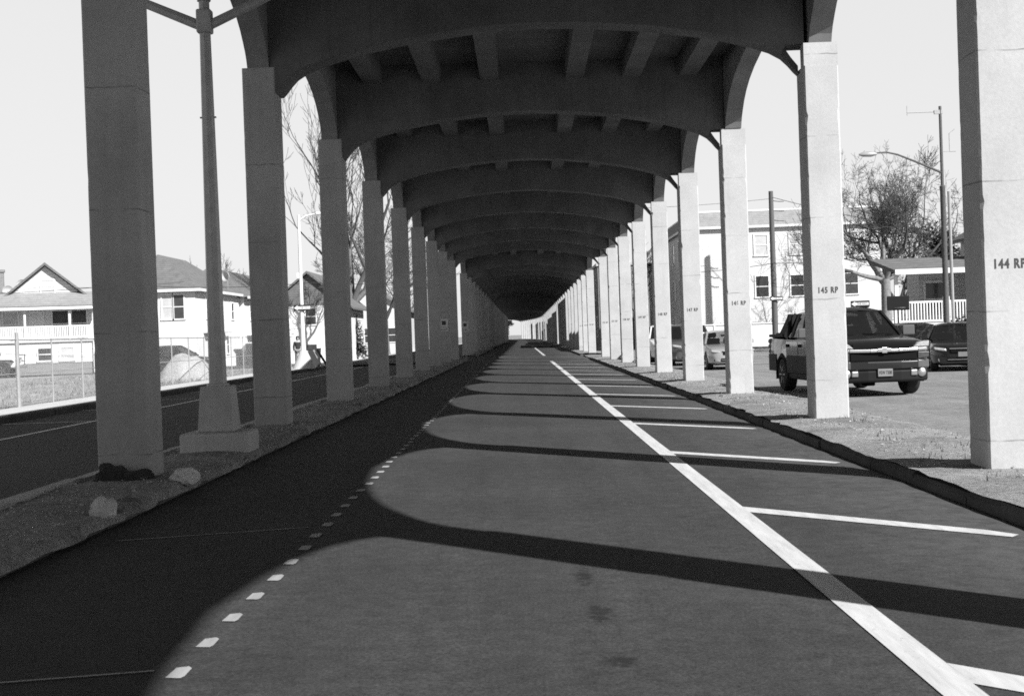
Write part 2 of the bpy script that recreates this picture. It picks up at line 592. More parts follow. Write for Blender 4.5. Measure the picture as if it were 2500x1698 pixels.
M['lamp_dark'] = simple('lamp_amber', 0.07, 0.2, 0.1, var=0.4, scale=20)
M['plate'] = simple('plate', 0.2, 0.5, var=0.1)
M['sign_black'] = simple('sign_black', 0.02, 0.5)
M['sign_white'] = simple('sign_white', 0.75, 0.5, var=0.05)
M['sign_grey'] = simple('sign_grey', 0.55, 0.6, var=0.1)
M['rock'] = concrete('broken_concrete', 0.36, 0.62, False, 0.2)
M['soil'] = simple('dark_soil', 0.035, 0.95, var=0.5, scale=25, bmp=0.8)
M['sand'] = ground_mat('sand', [(0.36, 0.22), (0.5, 0.38), (0.72, 0.52)], 1.2, 9.0)
M['leaf'] = simple('dry_leaf', 0.3, 0.9, var=0.6, scale=1.0)
M['stone'] = simple('gravel_stone', 0.3, 0.9, var=0.6, scale=4.0)
M['grass'] = simple('dry_grass', 0.2, 0.9, var=0.5, scale=2.0)
M['evergreen'] = simple('evergreen', 0.05, 0.9, var=0.5, scale=3.0)
M['skin'] = simple('skin', 0.35, 0.6)
M['jacket'] = simple('dark_cloth', 0.025, 0.9)
M['trousers'] = simple('grey_cloth', 0.13, 0.9)
M['hair'] = simple('dark_hair', 0.02, 0.7)
M['mesh'] = mesh_mat('chain_link', 0.55, 0.075, 0.10)
M['dish'] = simple('dish_grey', 0.5, 0.5, var=0.1)
M['bin'] = simple('bin_plastic', 0.04, 0.6)

# ---------------------------------------------------------------- ground, roads, medians
def zc(x):                                  # road plane with a gutter towards the right kerb
    return -0.0182 * x - 0.11 * max(0.0, x - 3.46)

def strip(name, xs, zs, ys, mat, jit=0.0, jz=0.0, seed=0, edge_only=False):
    rnd = random.Random(seed)
    b = MB()
    n = len(xs)
    vs = []
    for y in ys:
        for i, x in enumerate(xs):
            dx = rnd.uniform(-jit, jit) if (i in (0, n - 1) or not edge_only) else 0
            dz = jz * (noise.noise((x * 1.7, y * 1.1, seed)) + 0.5 * noise.noise((x * 5, y * 4, seed))) if jz else 0
            vs.append((x + cx(y) + dx, y, zs[i] + dz))
    fs = [(j * n + i, j * n + i + 1, (j + 1) * n + i + 1, (j + 1) * n + i) for j in range(len(ys) - 1) for i in range(n - 1)]
    b.add(vs, fs)
    return structure(b.build(name, mat, smooth=60))

def frange(a, b, s):
    r = []
    while a < b - 1e-6:
        r.append(a)
        a += s
    return r + [b]

YF = frange(-40, 60, 10) + frange(64, 520, 8)
g = MB().quad((-3000, -300, -0.2), (3000, -300, -0.2), (3000, 4000, -0.2), (-3000, 4000, -0.2))
structure(g.build('ground', M['terrain']))
strip('road', [-3.5, 0, 3.46, 3.9], [zc(-3.5), 0, zc(3.46), zc(3.9)], YF, M['road'])
strip('service_road', [5.4, 14.6], [-0.05, -0.05], YF, M['side_road'])
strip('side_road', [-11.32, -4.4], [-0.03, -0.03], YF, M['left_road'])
X_INT = (82.5, 95.5)                        # street crossing under the viaduct
for side, (xa, xb, z) in {'l': (-90, -3.5, 0.055), 'r': (3.9, 90, -0.042)}.items():
    b = MB().quad((xa, X_INT[0], z), (xb, X_INT[0], z), (xb, X_INT[1], z), (xa, X_INT[1], z))
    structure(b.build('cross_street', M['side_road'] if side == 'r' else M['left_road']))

for seg in ((-40, 81.5), (96.5, 460)):
    fine = frange(seg[0], seg[1], 0.25) if seg[0] < 0 else frange(seg[0], seg[1], 4)
    strip('median', [3.74, 3.95, 4.1, 4.35, 4.6, 4.85, 5.1, 5.35, 5.6, 5.85], [0.04, 0.055, 0.066, 0.075, 0.078, 0.07, 0.05, 0.02, -0.01, -0.09], fine, M['dirt'], 0.03, 0.025, 3)
    strip('median', [-4.5, -4.3, -4.1, -3.9, -3.7, -3.5, -3.37, -3.33], [0.17, 0.195, 0.205, 0.205, 0.2, 0.198, 0.185, 0.09], fine, M['dirt'], 0.03, 0.025, 7)
# kerb stones, broken in places
def kerb(name, x_out, x_in, z_top, z_bot, y0, y1, seed, chip, length=1.55, lean=0.0, mat=None):
    rnd = random.Random(seed)
    b = MB()
    y = y0
    sgn = 1 if x_in > x_out else -1
    while y < y1:
        ln = length * rnd.uniform(0.85, 1.1)
        if chip > 0 and rnd.random() < 0.06 and y > 15:
            y += ln * 0.4
            continue
        nseg = 9 if y < 60 else 2
        dz, dx = rnd.uniform(-0.015, 0.012), rnd.uniform(-0.02, 0.02)
        vs = []
        for i in range(nseg + 1):
            yy = y + (ln - 0.012) * i / nseg
            c = cx(yy) + dx
            e = chip * max(0, noise.noise((yy * 2.3, seed, 0.3))) + chip * 0.5 * max(0, noise.noise((yy * 9.0, seed, 1.3)))
            prof = [(x_out, z_bot), (x_out - lean, z_top - 0.03 - e), (x_out + sgn * (0.03 + e * 0.8), z_top - e * 0.3), (x_in, z_top + 0.004), (x_in, z_bot)]
            vs += [(px + c, yy, pz + dz) for px, pz in prof]
        k = 5
        fs = [(i * k + j, i * k + (j + 1) % k, (i + 1) * k + (j + 1) % k, (i + 1) * k + j) for i in range(nseg) for j in range(k)]
        fs += [tuple(range(k)), tuple(range(nseg * k, (nseg + 1) * k))]
        b.add(vs, fs)
        y += ln
    return structure(b.build(name, mat or M['kerb']))
kerb('kerb', 3.72, 3.93, 0.022, -0.18, -6, 81.5, 11, 0.05)
kerb('kerb', 3.72, 3.93, 0.022, -0.12, 96.5, 250, 12, 0.0, 6)
kerb('kerb', -3.38, -3.56, 0.185, 0.0, -6, 81.5, 13, 0.16, 1.2)
kerb('kerb', -3.38, -3.56, 0.195, 0.0, 96.5, 250, 14, 0.0, 6)
kerb('kerb', -4.62, -4.44, 0.215, -0.08, -6, 81.5, 15, 0.03, 2.4, 0.0, M['base'])
kerb('kerb', -11.25, -11.42, 0.11, -0.08, 10, 81, 16, 0.0)
kerb('kerb', 14.5, 14.68, 0.08, -0.1, 10, 81, 17, 0.0)
b = MB().box(-12.9, -11.42, -40, 81.5, -0.1, 0.105).box(-12.9, -11.42, 96, 300, -0.1, 0.105)
structure(b.build('sidewalk', M['walk']))
b = MB().box(14.68, 16.4, -40, 81.5, -0.1, 0.085).box(11.5, 40, 97.0, 99.0, -0.1, 0.085)
structure(b.build('sidewalk', M['walk']))
b = MB()
ny, nx = 60, 40
vs = [(-12.9 - 60 * i / nx, 10 + 71.5 * j / ny, 0.06 + 0.10 * noise.noise((i * 0.33, j * 0.4, 2)) + (0.0 if i else 0.03)) for j in range(ny + 1) for i in range(nx + 1)]
b.add(vs, [(j * (nx + 1) + i, j * (nx + 1) + i + 1, (j + 1) * (nx + 1) + i + 1, (j + 1) * (nx + 1) + i) for j in range(ny) for i in range(nx)])
structure(b.build('vacant_lot', M['lot'], smooth=60))

# painted markings (thin sheets on the road plane)
def mark(b, pts, dz=0.005):
    b.add([(x + cx(y), y, zc(x) + dz) for x, y in pts], [tuple(range(len(pts)))])
def lx(y):
    return 1.755 - 0.0045 * y               # centre of the solid lane line
b = MB()
for y0, y1 in ((-10, 77.5), (97.5, 180)):
    ys = frange(y0, y1, 4)
    for a, c in zip(ys[:-1], ys[1:]):
        mark(b, [(lx(a) - 0.09, a), (lx(a) + 0.09, a), (lx(c) + 0.09, c), (lx(c) - 0.09, c)])
structure(b.build('lane_line', M['paint']))
b = MB()
y = 0.4
while y < 77:
    x0, w = lx(y) + 0.0905, 0.185
    x1, dy = 3.44, -1.64
    mark(b, [(x0, y - w), (x1 - 0.05, y + dy - w + 0.04), (x1 + 0.04, y + dy - 0.02), (x1 - 0.12, y + dy + w + 0.04), (x0, y + w)])
    y += 5.72
structure(b.build('hatch_line', M['paint']))
b = MB()
y = 5.0
rnd = random.Random(4)
while y < 76:
    xl = -1.56 - 0.0055 * y
    j = rnd.uniform(-0.012, 0.012)
    mark(b, [(xl - 0.04 + j, y), (xl + 0.03 + j, y - 0.01), (xl + 0.04 + j, y + 0.03), (xl + 0.037 + j, y + 0.18), (xl + 0.015 + j, y + 0.215), (xl - 0.035 + j, y + 0.19)])
    y += 0.62
structure(b.build('dotted_line', M['paint_dash']))
b = MB()
for (xa, ya, xb, yb, w) in ((-3.2, 5.95, -1.72, 6.38, 0.012), (-3.1, 10.55, -1.75, 11.15, 0.010)):
    mark(b, [(xa, ya - w), (xb, yb - w), (xb, yb + w), (xa, ya + w)])
structure(b.build('layout_line', M['paint_thin']))
b = MB()
for (x0, x1, y0, y1) in [(-9.24, -9.12, 8, 80)]:
    b.quad((x0, y0, -0.024), (x1, y0, -0.024), (x1, y1, -0.024), (x0, y1, -0.024))
for y in frange(13.7, 78, 5.4):
    b.quad((-11.1, y, -0.0235), (-9.24, y, -0.0235), (-9.24, y + 0.12, -0.0235), (-11.1, y + 0.12, -0.0235))
structure(b.build('lane_line', M['paint_worn']))

# ---------------------------------------------------------------- the viaduct
XC = 0.28                                    # centre between the two rows of columns
XL, XR = -4.035, 4.575                       # column centres
CW, CD = 0.258, 0.285                         # half width, half depth
S = 8.34
Y144 = 13.30                                 # centre of column 144
TOP = 7.6
TILT = 0.0128                                # the deck leans a little, higher over the left columns
def tz(x):
    return TILT * (XR - x)
via = thing('elevated_viaduct', 'long concrete elevated railway viaduct on two rows of square columns over the road', 'viaduct', (0, 0, 0))
bents = [k for k in range(-4, 54) if k != 9]
LAST = 45                                    # beyond this bent columns and side arches are one part each
YRT = {0: 13.67, 1: 21.66, 2: 30.55, 3: 38.9}
YLT = {0: 14.4, 1: 22.6, 2: 30.8, 3: 39.05}
def bent_y(k, right):
    tab = YRT if right else YLT
    if k < 0: return tab[0] + S * k
    return tab[k] if k <= 3 else tab[3] + S * (k - 3)

b = MB()
ys = frange(Y144 - 4.5 * S, Y144 + 53.6 * S, S / 2)
n = 4
vs = []
for y in ys:
    c = cx(y)
    vs += [(-4.42 + c, y, 7.25 + tz(-4.42)), (4.98 + c, y, 7.25 + tz(4.98)), (4.98 + c, y, TOP + tz(4.98)), (-4.42 + c, y, TOP + tz(-4.42))]
b.add(vs, [(i * 4 + j, i * 4 + (j + 1) % 4, (i + 1) * 4 + (j + 1) % 4, (i + 1) * 4 + j) for i in range(len(ys) - 1) for j in range(4)] + [(0, 1, 2, 3), tuple(range(len(vs) - 4, len(vs)))])
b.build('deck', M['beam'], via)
for x in (-3.06, -1.8, -0.56, 1.25, 2.46, 3.66):
    b = MB()
    vs = []
    for y in ys:
        c = cx(y)
        vs += [(x - 0.19 + c, y, 6.86 + tz(x)), (x + 0.19 + c, y, 6.86 + tz(x)), (x + 0.21 + c, y, 7.252 + tz(x)), (x - 0.21 + c, y, 7.252 + tz(x))]
    b.add(vs, [(i * 4 + j, i * 4 + (j + 1) % 4, (i + 1) * 4 + (j + 1) % 4, (i + 1) * 4 + j) for i in range(len(ys) - 1) for j in range(4)])
    b.build('stringer', M['beam'], via)

# column: full shaft, thinner head on the near side, slim pier above it
b = MB()
STEP, KNEE = 5.70, 5.36
def column_mesh(seed, notch):
    b = MB()
    zs = frange(-0.5, KNEE if notch else STEP, 0.07)
    vs = []
    for z in zs:
        for k, (sx, sy) in enumerate(((-1, -1), (1, -1), (1, 1), (-1, 1))):
            e = noise.noise((z * 3.1, seed + k * 7.3, 0.2)) + 0.7 * noise.noise((z * 11.0, seed + k * 3.1, 2.2))
            c = 0.02 + 0.045 * max(0.0, e - 0.28) + 0.003 * noise.noise((z * 25, seed + k, 5.0))
            wx, wy = CW + 0.003 * noise.noise((z * 0.8, seed, k)), CD
            a, d = (sx * wx, sy * (wy - c)), (sx * (wx - c), sy * wy)
            vs += [(*p, z) for p in ((a, d) if k % 2 == 0 else (d, a))]
    n = len(zs)
    b.add(vs, [(i * 8 + j, i * 8 + (j + 1) % 8, (i + 1) * 8 + (j + 1) % 8, (i + 1) * 8 + j) for i in range(n - 1) for j in range(8)] + [tuple(range(8)), tuple(range((n - 1) * 8, n * 8))])
    if notch:
        b.box(-CW + 0.004, CW - 0.004, -CD + 0.004, -0.03, KNEE, STEP)
        b.box(-0.17, 0.17, -0.03, CD - 0.003, KNEE, STEP + 0.02)
    me = b.mesh('column')
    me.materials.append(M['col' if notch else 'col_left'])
    return me
col_r = [column_mesh(i * 11.0, True) for i in range(4)]
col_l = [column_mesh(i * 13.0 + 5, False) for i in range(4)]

# cross beam with knee braces and the small open triangle at each column
soffit = [(0.0, 5.30), (0.06, 5.36), (0.14, 5.46), (0.25, 5.57), (0.42, 5.67), (0.7, 5.77), (1.3, 5.93), (2.2, 6.08), (3.2, 6.18), (4.05, 6.215)]
span = XR - XL - 2 * CW
half = span / 2
b = MB()
low = [(XL + CW + d, z) for d, z in soffit] + [(XR - CW - d, z) for d, z in reversed(soffit) if 0.25 <= d < 4.0]
main = [(XL + CW - 0.08, 5.30)] + low + [(XR - CW - 0.2, 5.70), (XR - CW + 0.08, 5.70), (XR - CW + 0.08, 7.248), (XL + CW - 0.08, 7.248)]
b.prism(main, 'y', -0.24, 0.27)
x0 = XR - CW
kn = [(x0 - d, z) for d, z in soffit if d <= 0.25] + [(x0 - 0.2, 5.698), (x0 - 0.10, 5.54), (x0, 5.41)]
b.prism(kn, 'y', -0.02, 0.265)
b.v = [(p[0], p[1], p[2] + tz(p[0])) for p in b.v]
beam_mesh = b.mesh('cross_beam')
beam_mesh.materials.append(M['beam'])
# outer arched beam from column to column
def arch_mesh(length, flat=False):
    rise = [(0, 5.70), (0.06, 5.82), (0.14, 5.92), (0.28, 6.04), (0.48, 6.19), (0.78, 6.35), (1.2, 6.5), (1.8, 6.64), (2.6, 6.76), (length / 2 - CD, 6.86)]
    p = [(CD + t, z) for t, z in rise] + [(length - CD - t, z) for t, z in reversed(rise[:-1])]
    out = [(0.0, 5.70)] + p + [(length, 5.70), (length, 7.247), (0.0, 7.247)]
    bb = MB()
    bb.prism(out, 'x', -0.17, 0.17)
    me = bb.mesh('side_arch')
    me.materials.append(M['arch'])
    return me
arch1, arch2 = arch_mesh(S), arch_mesh(2 * S)

def text_mesh(body, size, extrude=0.0015, sx=0.8, space=1.0, bold=0.0):
    cu = bpy.data.curves.new('lettering', 'FONT')
    cu.body = body
    cu.size = size
    cu.extrude = extrude
    cu.align_x = 'CENTER'
    cu.align_y = 'CENTER'
    cu.space_character = space
    cu.offset = bold
    o = bpy.data.objects.new('lettering', cu)
    C.objects.link(o)
    bpy.context.view_layer.update()
    dg = bpy.context.evaluated_depsgraph_get()
    me = bpy.data.meshes.new_from_object(o.evaluated_get(dg))
    bpy.data.objects.remove(o)
    for v in me.vertices:
        v.co.x *= sx
    return me

far_col, far_arch = MB(), MB()
def merge(mb, me, mat4):
    mb.add([mat4 @ v.co for v in me.vertices], [tuple(p.vertices) for p in me.polygons])
for k in bents:
    yr, yl = bent_y(k, True), bent_y(k, False)
    for x, y in ((XL, yl), (XR, yr)):
        c = cx(y)
        ang = math.atan2(cx(y + 1) - cx(y - 1), 2.0)
        if k > LAST:
            merge(far_col, col_r[0], Matrix.Translation((x + c, y, tz(x))) @ Matrix.Rotation(-ang, 4, 'Z'))
            continue
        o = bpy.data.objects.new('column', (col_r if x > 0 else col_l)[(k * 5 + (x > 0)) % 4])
        C.objects.link(o)
        o.parent = via
        o.location = (x + c, y, tz(x))
        o.rotation_euler = (0, 0, -ang)
        if x > 0 and -1 <= k <= 12:
            o['label'] = 'concrete column painted %d RP' % (144 + k)
            t = link('lettering', text_mesh('%d RP' % (144 + k), 0.122, 0.0012, 0.74, 1.2, 0.004), M['ink'], o)
            t.location = (-0.01, -CD - 0.0025, 1.99)
            t.rotation_euler = (math.pi / 2, 0, 0)
    o = bpy.data.objects.new('cross_beam', beam_mesh)
    C.objects.link(o)
    o.parent = via
    o.location = (cx(yr), (yl + yr) / 2 + (yr - yl) * XC / (XR - XL) * -1 * 0 , 0)
    slope = (yr - yl) / (XR - XL)
    o.location.y = yl - XL * slope
    o.rotation_euler = (0, 0, math.atan(slope) - math.atan2(cx(yr + 1) - cx(yr - 1), 2.0))
    if k < 53:
        for x, right in ((XL, False), (XR, True)):
            ya, yb = bent_y(k, right), bent_y(k + (2 if k == 8 else 1), right)
            me, ln = (arch2, 2 * S) if k == 8 else (arch1, S)
            if k > LAST - 1:
                merge(far_arch, me, Matrix.Translation((x + cx(ya), ya, tz(x))) @ Matrix.Rotation(-math.atan2(cx(yb) - cx(ya), yb - ya), 4, 'Z') @ Matrix.Diagonal((1, (yb - ya) / ln, 1, 1)))
                continue
            o = bpy.data.objects.new('side_arch', me)
            C.objects.link(o)
            o.parent = via
            o.location = (x + cx(ya), ya, tz(x))
            o.scale = (1, (yb - ya) / ln, 1)
            o.rotation_euler = (0, 0, -math.atan2(cx(yb) - cx(ya), yb - ya))

far_col.build('column_row', M['col'], via)['kind'] = 'stuff'
far_arch.build('side_arch_row', M['arch'], via)['kind'] = 'stuff'

# ---------------------------------------------------------------- twin-arm lamp post on the left median
t = thing('street_lamp', 'grey twin-arm street lamp post on tapered concrete pedestal on the left median', 'street lamp', (-3.80, 17.5, 0.19))
MB().box(-0.41, 0.41, -0.40, 0.40, -0.25, 0.24).build('base_block', M['base'], t, 0.035)
b = MB()
vs = [(-0.225, -0.225, 0.24), (0.225, -0.225, 0.24), (0.225, 0.225, 0.24), (-0.225, 0.225, 0.24), (-0.185, -0.185, 0.80), (0.185, -0.185, 0.80), (0.185, 0.185, 0.80), (-0.185, 0.185, 0.80)]
b.add(vs, [(0, 3, 2, 1), (4, 5, 6, 7), (0, 1, 5, 4), (1, 2, 6, 5), (2, 3, 7, 6), (3, 0, 4, 7)])
b.build('pedestal', M['base'], t, 0.02)
b = MB()
b.lathe([(0.14, 0.80), (0.14, 0.825), (0.112, 0.83), (0.108, 1.2), (0.085, 3.6), (0.066, 5.35)], 8)
b.lathe([(0.066, 5.35), (0.066, 5.52), (0.085, 5.525), (0.085, 5.56), (0.06, 5.6), (0.02, 5.63)], 8)
b.build('pole', M['pole'], t, smooth=40)
MB().box(-0.09, 0.09, -0.09, 0.09, 5.13, 5.42).build('collar', M['pole'], t, 0.02)
for sgn in (-1, 1):
    MB().tube([(sgn * 0.08, 0, 5.24), (sgn * 0.8, 0, 5.56), (sgn * 1.5, 0, 5.87), (sgn * 2.0, 0, 6.0)], [0.062, 0.056, 0.05, 0.045], 8).build('arm', M['pole'], t, smooth=40)
    MB().lathe([(0.05, -0.1), (0.14, -0.06), (0.16, 0.02), (0.08, 0.12), (0.03, 0.15)], 10, 'z', (sgn * 2.1, 0, 5.97)).build('lamp_head', M['pole'], t, smooth=40)
for z in (4.1,):
    MB().tube([(-0.1, 0, z), (0.1, 0, z)], 0.012, 6).build('bolt', M['pole'], t)

# chunks and clumps on the left median
def rock(name, label, loc, size, seed, mat, cat='rubble', sq=(1, 1, 1)):
    bm = bmesh.new()
    bmesh.ops.create_icosphere(bm, subdivisions=3, radius=1)
    for v in bm.verts:
        nn = noise.noise(v.co * 1.3 + Vector((seed, 0, 0))) * 0.45 + noise.noise(v.co * 3.1 + Vector((seed, 4, 0))) * 0.18
        v.co = Vector([max(-0.88, min(0.88, v.co[i])) * (1 + nn + 0.12 * noise.noise(v.co * 7 + Vector((seed, 9, 0)))) * size * sq[i] for i in range(3)])
    me = bpy.data.meshes.new(name)
    bm.to_mesh(me)
    bm.free()
    o = link(name, me, mat, loc=loc)
    return tag(o, label, cat)
rock('concrete_chunk', 'pale broken lump of concrete lying on the kerb edge, nearest to the viewer', (-3.37, 11.15, 0.225), 0.105, 1.0, M['rock'], 'concrete chunk')
rock('concrete_chunk', 'flat broken piece of kerb concrete beside the nearest left column', (-3.38, 13.9, 0.21), 0.13, 5.0, M['rock'], 'concrete chunk', (1, 1.2, 0.7))
rock('soil_clump', 'dark heap of wet soil against the foot of the nearest left column', (-4.12, 13.95, 0.23), 0.14, 9.0, M['soil'], 'soil heap', (1.2, 0.9, 1.0))
rock('soil_clump', 'low dark clod of soil lying flat beside the wet soil heap', (-3.84, 13.92, 0.22), 0.13, 3.0, M['soil'], 'soil heap', (1.5, 0.8, 0.6))

def scatter(name, mat, xr, yr, n, smin, smax, seed, zf, label, flat=False):
    rnd = random.Random(seed)
    b = MB()
    for i in range(n):
        u = rnd.random() ** 1.6
        y = yr[0] + (yr[1] - yr[0]) * u
        x = rnd.uniform(*xr)
        s = rnd.uniform(smin, smax) * (1 + 0.6 * u)
        z = zf(x)
        a = rnd.uniform(0, 6.28)
        if flat:
            ca, sa = math.cos(a) * s, math.sin(a) * s
            t1 = rnd.uniform(-0.5, 0.9) * s
            b.add([(x + ca, y + sa, z + 0.012), (x - sa * 0.5, y + ca * 0.5, z + 0.015 + abs(t1)), (x - ca, y - sa, z + 0.012), (x + sa * 0.5, y - ca * 0.5, z + 0.014)], [(0, 1, 2), (0, 2, 3)])
        else:
            p = [Vector((math.cos(a + k * 2.09) * s * rnd.uniform(0.7, 1.2), math.sin(a + k * 2.09) * s * rnd.uniform(0.7, 1.2), 0)) for k in range(3)]
            c = Vector((x, y, z))
            b.add([c + q for q in p] + [c + q * 0.55 + Vector((0, 0, s * rnd.uniform(0.7, 1.2))) for q in p], [(0, 1, 4, 3), (1, 2, 5, 4), (2, 0, 3, 5), (3, 4, 5)])
    o = b.build(name, mat)
    return tag(o, label, 'ground litter', kind='stuff')
scatter('gravel', M['stone'], (3.95, 5.6), (9, 60), 3200, 0.004, 0.012, 21, lambda x: 0.07 - max(0, x - 4.8) * 0.1 - max(0, 4.3 - x) * 0.06, 'loose gravel scattered over the sunlit right median')
scatter('leaves', M['leaf'], (3.95, 5.7), (9, 70), 1100, 0.010, 0.028, 22, lambda x: 0.072 - max(0, x - 4.8) * 0.1 - max(0, 4.3 - x) * 0.06, 'dry leaves scattered over the sunlit right median', True)
scatter('gravel', M['stone'], (-4.45, -3.45), (7, 50), 2400, 0.005, 0.016, 23, lambda x: 0.2, 'loose gravel scattered over the shaded left median')
scatter('leaves', M['leaf'], (-4.4, -3.45), (7, 60), 800, 0.010, 0.03, 24, lambda x: 0.205, 'dry leaves scattered over the shaded left median', True)

def grass(name, xr, yr, n, hmin, hmax, seed, zf, label, bunch=0.0):
    rnd = random.Random(seed)
    b = MB()
    for i in range(n):
        y = yr[0] + (yr[1] - yr[0]) * rnd.random()
        x = rnd.uniform(*xr)
        z = zf(x, y)
        if noise.noise((x * 0.7, y * 0.7, seed)) < bunch:
            continue
        for k in range(5):
            a = rnd.uniform(0, 6.28)
            h = rnd.uniform(hmin, hmax)
            w = 0.006 + h * 0.03
            d = Vector((math.cos(a), math.sin(a), 0))
            q = Vector((-d.y, d.x, 0)) * w
            c = Vector((x + rnd.uniform(-.05, .05), y + rnd.uniform(-.05, .05), z - 0.02))
            b.add([c - q, c + q, c + d * h * rnd.uniform(0.2, 0.7) + Vector((0, 0, h))], [(0, 1, 2)])
    return tag(b.build(name, M['grass']), label, 'grass', kind='stuff')
grass('dry_grass', (4.0, 5.5), (12, 75), 900, 0.03, 0.1, 31, lambda x, y: 0.07 - max(0, x - 4.8) * 0.1, 'thin dry grass on the sunlit right median', 0.0)
grass('dry_grass', (-24, -12.95), (26, 80), 5000, 0.06, 0.22, 32, lambda x, y: 0.06, 'thin dry grass across the vacant lot behind the chain-link fence', -0.1)

# ---------------------------------------------------------------- vehicles
def wheel(parent, x, y, r, w, side, spokes=6, rim=None):
    o = MB().lathe([(r * 0.62, -w / 2), (r * 0.9, -w / 2), (r * 0.985, -w * 0.36), (r, -w * 0.2), (r, w * 0.2), (r * 0.985, w * 0.36), (r * 0.9, w / 2), (r * 0.62, w / 2)], 28, 'x').build('wheel', M['rubber'], parent, smooth=35, loc=(x, y, r))
    b = MB()
    t = side * w / 2
    b.lathe([(r * 0.64, t * 0.5), (r * 0.64, t * 0.98), (r * 0.58, t * 0.98), (r * 0.56, t * 0.6)], 24, 'x')
    b.lathe([(r * 0.16, t * 0.3), (r * 0.16, t * 0.9), (r * 0.05, t * 0.93)], 12, 'x')
    for k in range(spokes):
        a = 2 * math.pi * k / spokes
        b.bar((t * 0.75, 0.08 * r * math.cos(a), 0.08 * r * math.sin(a)), (t * 0.85, 0.6 * r * math.cos(a), 0.6 * r * math.sin(a)), 0.16 * r, 0.03)
    b.build('rim', rim or M['alloy'], o, smooth=35)
    MB().lathe([(r * 0.6, t * 0.35), (r * 0.02, t * 0.36)], 20, 'x').build('brake_disc', M['dark'], o)
    return o

def loft_body(stations, sub=True):
    """stations: (y, half width, z bottom, z top, shoulder)"""
    b = MB()
    rings = []
    for (y, w, zb, zt, sh) in stations:
        h = zt - zb
        half_p = [(0, zb), (w * 0.80, zb), (w * 0.965, zb + 0.06 * h / 0.6), (w, zb + 0.45 * h), (w * 0.995, zt - 0.22 * h), (w * sh, zt - 0.05 * h), (w * sh * 0.86, zt), (0, zt + 0.02 * w)]
        ring = half_p + [(-x, z) for x, z in reversed(half_p[1:-1])]
        rings.append([(x, y, z) for x, z in ring])
    n = len(rings[0])
    vs = [p for r in rings for p in r]
    fs = [(i * n + j, i * n + (j + 1) % n, (i + 1) * n + (j + 1) % n, (i + 1) * n + j) for i in range(len(rings) - 1) for j in range(n)]
    fs += [tuple(range(n)), tuple(range((len(rings) - 1) * n, len(rings) * n))]
    b.add(vs, fs)
    return b

def cut_wells(body, axles, r, W):
    b = MB()
    for ya in axles:
        for sgn in (-1, 1):
            b.lathe([(r, sgn * (W / 2 - 0.30)), (r, sgn * (W / 2 + 0.2))], 24, 'x', (0, ya, r - 0.05))
    cut = b.build('well_cutter', None)
    md = body.modifiers.new('cut', 'BOOLEAN')
    md.operation = 'DIFFERENCE'
    md.solver = 'EXACT'
    md.object = cut
    bpy.context.view_layer.update()
    dg = bpy.context.evaluated_depsgraph_get()
    par, body.parent = body.parent, None
    bpy.context.view_layer.update()
    dg = bpy.context.evaluated_depsgraph_get()
    me = bpy.data.meshes.new_from_object(body.evaluated_get(dg))
    body.modifiers.clear()
    body.data = me
    body.parent = par
    bpy.data.objects.remove(cut)
    for p in me.polygons:
        p.use_smooth = True
    me.set_sharp_from_angle(angle=R(32))

def cabin(root, paint, gl, w0, w1, yf0, yf1, yr1, yr0, zb, zr, splits, crown=0.03, pil=0.07):
    """open cabin: roof, pillars, panes between them"""
    b = MB()
    nx, ny = 6, 6
    vs = []
    for layer in (0, 1):
        for j in range(ny + 1):
            for i in range(nx + 1):
                u, v = i / nx * 2 - 1, j / ny
                y = yf1 + (yr1 - yf1) * v
                z = zr + crown * (1 - u * u) - 0.05 * (2 * v - 1) ** 2 * (0.5 if v < 0.5 else 1) - 0.055 * layer - 0.04 * abs(u) ** 6
                vs.append(((w1 + 0.02) * u, y, z))
    m = (nx + 1)
    q = m * (ny + 1)
    fs = [(j * m + i, j * m + i + 1, (j + 1) * m + i + 1, (j + 1) * m + i) for j in range(ny) for i in range(nx)]
    fs += [tuple(q + k for k in reversed(f)) for f in fs]
    rim = [i for i in range(m)] + [j * m + nx for j in range(1, ny + 1)] + [ny * m + i for i in range(nx - 1, -1, -1)] + [j * m for j in range(ny - 1, 0, -1)]
    fs += [(rim[i], rim[(i + 1) % len(rim)], q + rim[(i + 1) % len(rim)], q + rim[i]) for i in range(len(rim))]
    b.add(vs, fs)
    zt = zr - 0.09
    for sgn in (-1, 1):
        b.bar((sgn * w0, yf0, zb), (sgn * w1, yf1, zt), 0.06, pil)
        b.bar((sgn * w0, yr0, zb), (sgn * w1, yr1, zt), 0.06, pil * 1.5)
        for s in splits:
            yb = yf0 + (yr0 - yf0) * s
            yt = yf1 + (yr1 - yf1) * s
            b.bar((sgn * w0, yb, zb), (sgn * w1, yt, zt), 0.05, pil * 0.9)
    b.build('roof', paint, root, smooth=40)
    MB().quad((-w0, yf0, zb), (w0, yf0, zb), (w1, yf1, zt + 0.02), (-w1, yf1, zt + 0.02)).build('windscreen', gl, root)
    MB().quad((-w0, yr0, zb), (w0, yr0, zb), (w1, yr1, zt + 0.02), (-w1, yr1, zt + 0.02)).build('rear_window', gl, root)
    ss = [0.0] + list(splits) + [1.0]
    for sgn in (-1, 1):
        for a, c in zip(ss[:-1], ss[1:]):
            p = lambda s, top: (sgn * (w1 if top else w0), (yf1 + (yr1 - yf1) * s) if top else (yf0 + (yr0 - yf0) * s), zt + 0.02 if top else zb)
            MB().quad(p(a, 0), p(c, 0), p(c, 1), p(a, 1)).build('side_window', gl, root)

